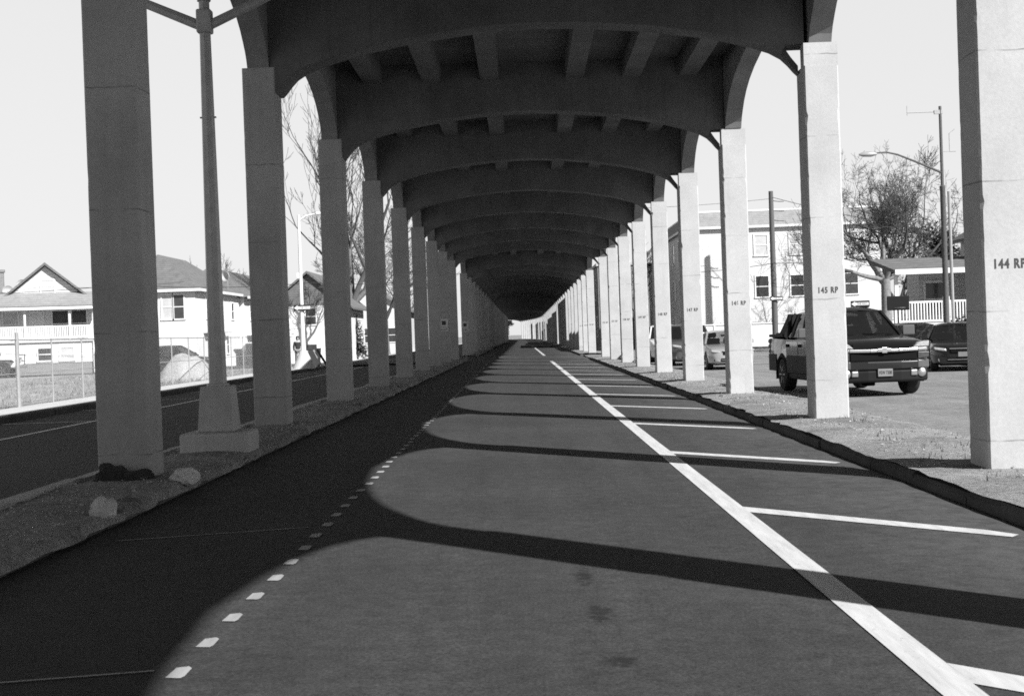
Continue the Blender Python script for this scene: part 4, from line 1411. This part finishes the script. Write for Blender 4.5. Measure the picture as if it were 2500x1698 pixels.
MB().prism([(20.6, 5.2), (27.0, 5.2), (23.9, 7.1)], 'y', 64.5, 67).build('gable_wall', M['siding'], h)
for x in (16.25, 18.4, 20.2, 22.4):
    MB().box(x - 0.08, x + 0.08, 62.05, 62.2, 1.38, 3.55).box(x - 0.12, x + 0.12, 62.0, 62.25, 1.38, 2.5).build('porch_post', M['white'], h)
b = MB().box(16.2, 22.4, 62.06, 62.12, 2.25, 2.33).box(16.2, 22.4, 62.06, 62.12, 1.42, 1.5)
for k in range(48):
    x = 16.25 + k * 0.13
    b.box(x - 0.025, x + 0.025, 62.07, 62.11, 1.5, 2.26)
b.build('railing', M['white'], h)
window(h, 18.6, 19.6, 1.7, 3.2, 66.0, M['pane'])
window(h, 20.9, 21.8, 1.5, 3.4, 64.5, M['pane'])
window(h, 22.9, 23.9, 5.6, 6.6, 64.5, M['pane'])

# ---------------------------------------------------------------- poles, signs, wires
def pipe(b, pts, r, n=8):
    return b.tube(pts, r, n)
t = thing('light_pole', 'slender white street light pole with flared concrete foot on the left sidewalk', 'street light', (-11.55, 74.0, 0.1))
MB().lathe([(0.62, 0), (0.5, 0.25), (0.27, 0.75), (0.2, 0.95)], 14).build('foot', M['rock'], t, smooth=50)
MB().lathe([(0.13, 0.9), (0.10, 3.0), (0.065, 8.0)], 10).build('pole', M['white'], t, smooth=40)
MB().tube([(0, 0, 7.7), (0.4, 0, 7.95), (1.0, 0, 8.05)], [0.05, 0.045, 0.04], 8).build('arm', M['white'], t, smooth=40)
MB().box(0.9, 1.5, -0.12, 0.12, 7.98, 8.12).build('lamp_head', M['white'], t, 0.04)
MB().box(-0.2, -0.08, -0.08, 0.08, 4.7, 5.0).build('control_box', M['white'], t, 0.01)

def oneway(label, loc, rz=0.0):
    t = thing('one_way_sign', label, 'road sign', loc, rz)
    MB().box(-0.46, 0.46, -0.012, 0.012, -0.155, 0.155).build('plate', M['sign_black'], t, 0.01)
    b = MB().prism([(-0.43, 0), (-0.24, 0.125), (-0.24, 0.07), (0.42, 0.07), (0.42, -0.07), (-0.24, -0.07), (-0.24, -0.125)], 'y', -0.018, -0.0125)
    ar = b.build('arrow', M['sign_white'], t)
    o = link('lettering', text_mesh('ONE WAY', 0.13, 0.0008, 0.8), M['sign_black'], ar)
    o.location = (0.09, -0.0195, 0)
    o.rotation_euler = (math.pi / 2, 0, 0)
    return t
oneway('one-way sign with left arrow on the slender white light pole', (-11.5, 73.84, 3.27))
oneway('one-way sign with left arrow on the wooden utility pole', (18.35, 103.4, 3.45), R(-6))
t2 = oneway('one-way sign with left arrow on a short post behind the pickup roof', (16.75, 71.0, 2.42), R(-8))
t = thing('sign_post', 'thin steel sign post behind the pickup truck roof', 'post', (16.75, 71.1, -0.05))
MB().tube([(0, 0, 0), (0, 0, 2.55)], 0.03, 6).build('pole', M['wood'], t)

t = thing('utility_pole', 'tall dark wooden utility pole in front of the pale apartment block', 'utility pole', (18.25, 103.7, -0.05))
MB().lathe([(0.23, 0), (0.21, 4), (0.19, 8), (0.165, 11.3)], 10).build('pole', M['wood'], t, smooth=40)
for k, z in enumerate((10.6, 9.9, 9.2)):
    MB().tube([(0.1, 0, z), (0.55, -0.1, z - 0.08), (0.9, -0.1, z - 0.08)], 0.03, 5).build('insulator', M['wood'], t)
b = MB()
for k in range(12):
    z = 2.2 + k * 0.6
    b.tube([(-0.26, 0, z), (0.26, 0, z)], 0.012, 4)
b.build('climbing_peg', M['wood'], t)
def cable(label, pts, r=0.018, name='overhead_cable'):
    out = []
    for a, c in zip(pts[:-1], pts[1:]):
        a, c = Vector(a), Vector(c)
        for i in range(12):
            s = i / 12
            p = a.lerp(c, s)
            p.z -= 4 * 0.02 * (c - a).length * s * (1 - s)
            out.append(p)
    out.append(Vector(pts[-1]))
    return tag(MB().tube(out, r, 5).build(name, M['wire']), label, 'cable', 'overhead cables')
cable('thin overhead cable from the wooden utility pole top off to the left', [(18.25, 103.6, 10.7), (-2, 104.5, 10.9)], 0.014)
cable('overhead cable sloping down to the right from the top of the wooden utility pole', [(18.3, 103.6, 10.8), (34, 98, 6.6)], 0.02)
cable('long low cable across the front of the apartment block', [(8, 103.2, 5.5), (18.2, 103.5, 6.0), (24, 96, 6.1), (36, 80, 6.3)], 0.022)
cable('black cable crossing the left lot past the white light pole', [(-42, 78.5, 5.35), (-22, 78.5, 5.0), (-11.55, 78.5, 4.75), (-6.5, 78.5, 4.6)], 0.018)
cable('upper thin cable above the gabled house roof edge', [(-42, 82, 4.5), (-27.8, 82, 5.2), (-20, 84, 5.3)], 0.012)

t = thing('street_light', 'tall street light with long curved arm and dark lower pole beside the porch house', 'street light', (15.4, 52.0, 0.05))
MB().lathe([(0.11, 0), (0.10, 6.2), (0.11, 6.22), (0.11, 6.3), (0.06, 6.32), (0.055, 9.2)], 10).build('pole', M['wood'], t, smooth=40)
MB().tube([(0.26, 0.05, 0), (0.24, 0.05, 6.1)], 0.06, 8).build('side_pipe', M['pole_light'], t, smooth=40)
MB().tube([(0, 0, 6.78), (-0.9, 0, 7.2), (-1.6, 0, 7.5), (-2.0, 0, 7.6), (-2.4, 0, 7.58)], [0.045, 0.04, 0.035, 0.03, 0.03], 8).build('arm', M['wood'], t, smooth=40)
MB().lathe([(0.03, -0.35), (0.09, -0.2), (0.10, 0.1), (0.04, 0.3)], 10, 'x', (-2.65, 0, 7.55)).build('lamp_head', M['pole_light'], t, smooth=40)
MB().tube([(-0.08, 0, 9.0), (-1.2, 0, 9.0)], 0.018, 6).tube([(-1.2, 0, 8.9), (-1.2, 0, 9.25)], 0.012, 6).box(-0.22, 0.08, -0.05, 0.05, 8.92, 9.06).build('antenna_arm', M['pole'], t)
MB().tube([(0.3, 0, 7.55), (0.3, 0, 8.2), (0.5, 0, 8.35)], 0.014, 6).tube([(0.3, 0, 7.55), (0.52, 0, 7.55)], 0.02, 6).tube([(0.05, 0, 7.55), (0.3, 0, 7.55)], 0.012, 6).build('bracket', M['pole'], t)

t = thing('basketball_hoop', 'dark portable basketball backboard on a thin post in front of the picket railing', 'basketball hoop', (15.75, 60.0, 0.05))
MB().box(-0.47, 0.47, -0.03, 0.03, 1.9, 2.5).build('backboard', M['clad'], t, 0.06, seg=3)
MB().tube([(0, 0.05, 0), (0, 0.05, 2.2)], 0.035, 8).build('post', M['dark'], t)
ring = [(0.22 * math.cos(a), -0.26 + 0.22 * math.sin(a), 2.0) for a in [k * math.pi / 9 for k in range(19)]]
MB().tube(ring, 0.012, 5).build('rim', M['alloy'], t)
MB().box(-0.35, 0.35, -0.3, 0.4, 0, 0.15).build('base', M['clad'], t, 0.04)

# parking-regulation signs on the left columns in the shade
for k, lab in ((7, 'pale two-panel sign on a shaded left column, nearer of the two'), (9.02, 'pale two-panel sign on a steel post in the shade, farther of the two')):
    y = Y144 + S * k + (-CD - 0.02)
    t = thing('traffic_sign', lab, 'road sign', (XL + (0.0 if k < 8 else 0.35), y, 2.0))
    MB().box(-0.22, 0.22, -0.01, 0.0, 0.0, 0.40).build('upper_panel', M['sign_grey'], t)
    MB().box(-0.22, 0.22, -0.01, 0.0, -0.22, -0.04).build('lower_panel', M['sign_grey'], t)
    MB().box(-0.1, 0.1, -0.014, -0.0105, 0.1, 0.3).box(-0.17, 0.17, -0.014, -0.0105, -0.15, -0.11).build('lettering', M['ink'], t)
    if k > 8:
        MB().tube([(0, 0.03, -2.0), (0, 0.03, 0.5)], 0.028, 6).build('post', M['pole'], t)

# bins by the light pole
for (x, y, hgt, lab) in ((-10.8 - 1.9, 79.6, 0.95, 'dark lidded bin standing right of the white light pole'),):
    t = thing('rubbish_bin', lab, 'bin', (x + 0.9, y, 0.1))
    b = MB()
    b.add([(-0.25, -0.27, 0), (0.25, -0.27, 0), (0.25, 0.27, 0), (-0.25, 0.27, 0), (-0.32, -0.36, hgt), (0.32, -0.36, hgt), (0.32, 0.36, hgt), (-0.32, 0.36, hgt)], [(0, 3, 2, 1), (4, 5, 6, 7), (0, 1, 5, 4), (1, 2, 6, 5), (2, 3, 7, 6), (3, 0, 4, 7)])
    b.build('body', M['bin'], t, 0.02)
    MB().box(-0.34, 0.34, -0.38, 0.36, hgt, hgt + 0.07).build('lid', M['bin'], t, 0.03)
t = thing('folded_stand', 'dark folded planks leaning behind the white light pole foot', 'planks', (-11.2, 76.5, 0.1))
MB().bar((0.0, 0, 0.95), (0.55, 0, 0.0), 0.06, 0.12).build('plank', M['dark'], t)
MB().bar((-0.2, 0.1, 0.95), (0.25, 0.1, 0.0), 0.06, 0.08).build('plank', M['pole'], t)

# ---------------------------------------------------------------- person by the light pole
def skin(name, verts, edges, radii, mat, parent, root=0):
    me = bpy.data.meshes.new(name)
    me.from_pydata(verts, edges, [])
    o = bpy.data.objects.new(name, me)
    C.objects.link(o)
    o.parent = parent
    sk = o.modifiers.new('skin', 'SKIN')
    for i, v in enumerate(me.skin_vertices[0].data):
        r = radii[i]
        v.radius = r if isinstance(r, tuple) else (r, r)
        v.use_root = (i == root)
    o.modifiers.new('sub', 'SUBSURF').render_levels = 2
    me.materials.append(mat)
    for p in me.polygons: p.use_smooth = True
    return o
p = thing('person', 'person in dark jacket and grey trousers standing left of the white light pole', 'person', (-13.35, 83.5, 0.1), R(15))
V = [(0, 0, 0.92), (0, 0, 1.1), (0, 0.01, 1.3), (0, 0.01, 1.42), (0, 0, 1.5), (0, -0.02, 1.6), (0, -0.03, 1.68),
     (0.1, 0, 0.86), (0.12, -0.02, 0.48), (0.13, 0.03, 0.08), (0.14, -0.12, 0.03), (-0.1, 0, 0.86), (-0.12, 0.02, 0.48), (-0.13, 0.05, 0.08), (-0.14, -0.1, 0.03),
     (0.18, 0.01, 1.38), (0.24, 0.03, 1.12), (0.23, -0.08, 0.88), (0.22, -0.11, 0.78), (-0.18, 0.01, 1.38), (-0.24, 0.03, 1.12), (-0.23, -0.08, 0.88), (-0.22, -0.11, 0.78)]
E = [(0, 1), (1, 2), (2, 3), (3, 4), (4, 5), (5, 6), (0, 7), (7, 8), (8, 9), (9, 10), (0, 11), (11, 12), (12, 13), (13, 14), (3, 15), (15, 16), (16, 17), (17, 18), (3, 19), (19, 20), (20, 21), (21, 22)]
RD = [(0.14, 0.1), (0.13, 0.095), (0.15, 0.1), (0.12, 0.08), 0.055, (0.075, 0.095), (0.07, 0.085), 0.085, 0.06, 0.045, 0.035, 0.085, 0.06, 0.045, 0.035, 0.055, 0.045, 0.035, 0.03, 0.055, 0.045, 0.035, 0.03]
skin('body', V, E, RD, M['skin'], p)
jv = [V[0], V[1], V[2], V[3], V[15], V[16], V[17], V[19], V[20], V[21]]
skin('jacket', jv, [(0, 1), (1, 2), (2, 3), (3, 4), (4, 5), (5, 6), (3, 7), (7, 8), (8, 9)], [(0.18, 0.13), (0.165, 0.125), (0.185, 0.13), (0.14, 0.1), 0.075, 0.065, 0.055, 0.075, 0.065, 0.055], M['jacket'], p)
skin('trousers', [(0, 0, 0.95), V[7], V[8], V[9], V[11], V[12], V[13]], [(0, 1), (1, 2), (2, 3), (0, 4), (4, 5), (5, 6)], [(0.16, 0.12), 0.105, 0.08, 0.065, 0.105, 0.08, 0.065], M['trousers'], p)
MB().lathe([(0.02, 1.76), (0.075, 1.745), (0.105, 1.68), (0.107, 1.6), (0.095, 1.53), (0.03, 1.52)], 14, 'z', (0, 0.035, 0)).build('hair', M['hair'], p, smooth=60)
b = MB()
for sx in (-0.03, 0.03):
    b.lathe([(0.0, -0.01), (0.011, 0), (0.0, 0.01)], 8, 'y', (sx, -0.115, 1.63))
b.box(-0.02, 0.02, -0.118, -0.108, 1.555, 1.562)
b.build('face_features', M['hair'], p)

# ---------------------------------------------------------------- trees
def bare_tree(name, label, loc, height, seed, trunk_r, fork_z, nlimb=4, spread=0.6, up=0.35, levels=6, mat=None, twig=None, lean=(0, 0), group=None, first=None, density=1.0, tw=0.006, wig=0.16):
    rnd = random.Random(seed)
    t = thing(name, label, 'tree', loc, 0, group)
    tb, cb = MB(), MB()
    top = Vector((lean[0], lean[1], fork_z))
    tb.tube([(0, 0, -0.2), (0.02, 0, fork_z * 0.15), (lean[0] * 0.45, lean[1] * 0.5, fork_z * 0.5), top], [trunk_r * 1.5, trunk_r * 1.08, trunk_r * 0.95, trunk_r * 0.85], 10)
    def grow(p, d, ln, r, lev):
        pts, rad = [p], [r]
        q, dd = Vector(p), Vector(d)
        ns = 4 if lev < 3 else 3
        for i in range(ns):
            dd = (dd + Vector((rnd.gauss(0, wig), rnd.gauss(0, wig), rnd.gauss(0.03, 0.6 * wig) + up * 0.10))).normalized()
            q = q + dd * ln / ns
            pts.append(Vector(q))
            rad.append(max(tw, r * (1 - 0.42 * (i + 1) / ns)))
        (tb if lev == 0 else cb).tube(pts, rad, 7 if lev < 2 else (5 if lev < 4 else 3), cap=lev < 2)
        if lev >= levels:
            return
        kids = rnd.choice((2, 3, 3)) if lev < levels - 1 else rnd.choice((3, 4))
        if lev >= 2: kids = max(1, int(round(kids * density)))
        for k in range(kids):
            last = (k == 0)
            idx = ns if last else rnd.randint(1, ns)
            base, rr = pts[idx], rad[idx]
            side = Vector((rnd.gauss(0, 1), rnd.gauss(0, 1), rnd.gauss(0, 0.7))).normalized()
            nd = (dd * (1.0 if last else 0.75) + side * (0.3 if last else spread + 0.25) + Vector((0, 0, up * 0.3))).normalized()
            if nd.z < -0.15: nd.z *= 0.3
            grow(base, nd, ln * (rnd.uniform(0.68, 0.86) if last else rnd.uniform(0.5, 0.8)), rr * (0.92 if last else rnd.uniform(0.55, 0.75)), lev + 1)
    dirs = first or [(math.cos(a) * spread, math.sin(a) * spread, 1.0) for a in [rnd.uniform(0, 1) + 2 * math.pi * k / nlimb for k in range(nlimb)]]
    l0 = (height - fork_z) * 0.36
    for d in dirs:
        grow(top - Vector((0, 0, rnd.uniform(0, 0.25) * trunk_r)), Vector(d).normalized(), l0 * rnd.uniform(0.9, 1.15), trunk_r * 0.55, 0)
    tb.build('trunk', mat or M['bark'], t, smooth=60)
    cb.build('crown', twig or M['twig'], t)
    return t
bare_tree('bare_tree', 'tall bare tree with steep limbs behind the left columns', (-12.9, 107.0, 0), 18.5, 5, 0.42, 4.2, spread=0.34, up=0.55, levels=6, first=[(-0.22, 0, 1), (-0.05, 0.4, 1.1), (0.35, -0.2, 1.2), (0.9, 0.1, 0.8), (-0.34, -0.3, 0.9)], tw=0.015, density=0.85, wig=0.09)
bare_tree('bare_tree', 'broad bare street tree with twiggy rounded crown beside the porch house', (20.6, 81.0, 0), 9.9, 12, 0.30, 3.9, spread=0.85, up=0.35, levels=7, mat=M['pale_bark'], first=[(-0.8, 0, 0.85), (-0.3, 0.2, 1.2), (0.45, -0.2, 1.1), (0.8, 0.3, 0.9), (-1.3, -0.2, 0.35), (0.1, 0.5, 1.1), (1.1, 0.1, 0.6)], tw=0.008, density=1.15)
bare_tree('bare_tree', 'darker bare tree leaning behind the broad street tree', (24.2, 90.0, 0), 9.6, 23, 0.3, 2.6, spread=0.8, up=0.3, levels=6, first=[(0.3, 0, 1), (0.9, 0.2, 0.7), (-0.5, 0.2, 1), (0.6, -0.3, 1.1)], lean=(-0.5, 0), tw=0.014, density=1.25)
bare_tree('bare_tree', 'pale bare tree beside the dark-gabled house on the left', (-12.9, 96.0, 0), 8.0, 31, 0.2, 4.4, spread=0.6, up=0.4, levels=5, mat=M['pale_bark'], first=[(-0.8, 0, 1), (0.5, 0, 1), (0, 0.3, 1.2)], lean=(0.5, 0), tw=0.01)
bare_tree('bare_tree', 'small far bare tree above the roof of the hipped house', (-40.0, 190.0, 0), 12, 44, 0.22, 4, spread=0.4, up=0.6, levels=5, tw=0.02)
bare_tree('bare_tree', 'bare twiggy tree farther along the left road past the tall tree', (-12.5, 128.0, 0), 13, 52, 0.3, 3.2, spread=0.75, up=0.35, levels=6, tw=0.014)
bare_tree('bare_tree', 'bare tree on the left road farthest from the viewer', (-14.5, 165.0, 0), 13, 57, 0.3, 3.2, spread=0.75, up=0.35, levels=5, tw=0.02)
bare_tree('bare_tree', 'slim bare tree by the crossing street on the right', (9.4, 122.0, 0), 8, 63, 0.14, 2.2, spread=0.5, up=0.5, levels=5, tw=0.012)
bare_tree('bare_tree', 'small bare tree in front of the pale apartment block windows', (22.3, 104.6, 0), 8.2, 71, 0.14, 2.0, spread=0.9, up=0.2, levels=5, tw=0.010)

def leafy(name, label, loc, h, w, seed, mat, cone=False, n=2600, cat='tree', leaf=0.16, trunk=True):
    rnd = random.Random(seed)
    t = thing(name, label, cat, loc)
    if trunk:
        MB().tube([(0, 0, -0.1), (0, 0, h * 0.4)], [0.14, 0.08], 7).build('trunk', M['bark'], t)
    b = MB()
    cl = [(Vector((rnd.gauss(0, 0.33) * w, rnd.gauss(0, 0.33) * w, rnd.uniform(0.12, 0.95) * h)), rnd.uniform(0.25, 0.55)) for _ in range(26)]
    for i in range(n):
        c, r = rnd.choice(cl)
        k = (1 - c.z / h) * 1.1 + 0.08 if cone else 1.0
        p = Vector((c.x * k, c.y * k, c.z)) + Vector((rnd.gauss(0, r * w * 0.4), rnd.gauss(0, r * w * 0.4), rnd.gauss(0, r * h * 0.13)))
        if p.z < 0.02: p.z = 0.05
        a, e = rnd.uniform(0, 6.28), rnd.uniform(-0.8, 0.8)
        u = Vector((math.cos(a) * math.cos(e), math.sin(a) * math.cos(e), math.sin(e))) * leaf
        v = Vector((-math.sin(a), math.cos(a), rnd.uniform(-0.6, 0.6))) * leaf * 0.5
        b.add([p - u, p + v, p + u, p - v], [(0, 1, 2, 3)])
    b.build('crown', mat, t)
    return t
leafy('evergreen_tree', 'dense dark evergreen beside the porch house roof', (25.6, 86.0, 0), 6.8, 1.9, 81, M['evergreen'], False, 5000)
leafy('shrub', 'low dark hedge bush in front of the porch house', (17.6, 57.0, 0), 1.5, 0.8, 82, M['evergreen'], False, 2200, 'shrub', 0.08, False)
leafy('evergreen_tree', 'dark evergreen on the left road near the crossing', (-12.4, 104.0, 0), 3.2, 0.9, 84, M['evergreen'], True, 2200, 'tree', 0.12)
for i, (x, y, hh) in enumerate(((-7.2, 565, 7), (-11.5, 600, 12))):
    leafy('far_tree', ('far dark tree at the end of the road under the viaduct', 'larger far dark tree left of the road end')[i], (x, y, 0), hh, hh * 0.35, 90 + i, M['evergreen'], False, 1500, 'tree', 0.5)
h = thing('shade_block', 'unseen brick building added beyond the crossing to shade the far right columns', 'building', (7.7, 146.0, 0))  # unseen block, added to throw shadow on the far right columns
MB().box(0, 10, 0, 34, -0.1, 8.2).build('wall', M['brick'], h)
MB().box(-0.15, 10.1, -0.15, 34.1, 8.2, 8.5).build('parapet', M['base'], h)
MB().box(0, 10, 40, 74, -0.1, 8.0).box(0, 10, 79, 122, -0.1, 7.6).box(0, 10, 130, 136, -0.1, 7.0).box(0, 10, 150, 163, -0.1, 7.5).box(-0.3, 10, 176, 196, -0.1, 7.5).box(-0.8, 10, 208, 216, -0.1, 7.5).box(-1.8, 10, 232, 243, -0.1, 7.0).box(-3.2, 10, 260, 268, -0.1, 7.0).build('shade_boxes', M['brick'], h)  # unseen boxes, spaced to cast stripes of shade across the far columns
for yy in range(3, 30, 5):
    for z in (1.0, 4.8):
        window(h, yy, yy + 1.6, z, z + 2.0, 0, M['pane'], face='x', d=-0.06)
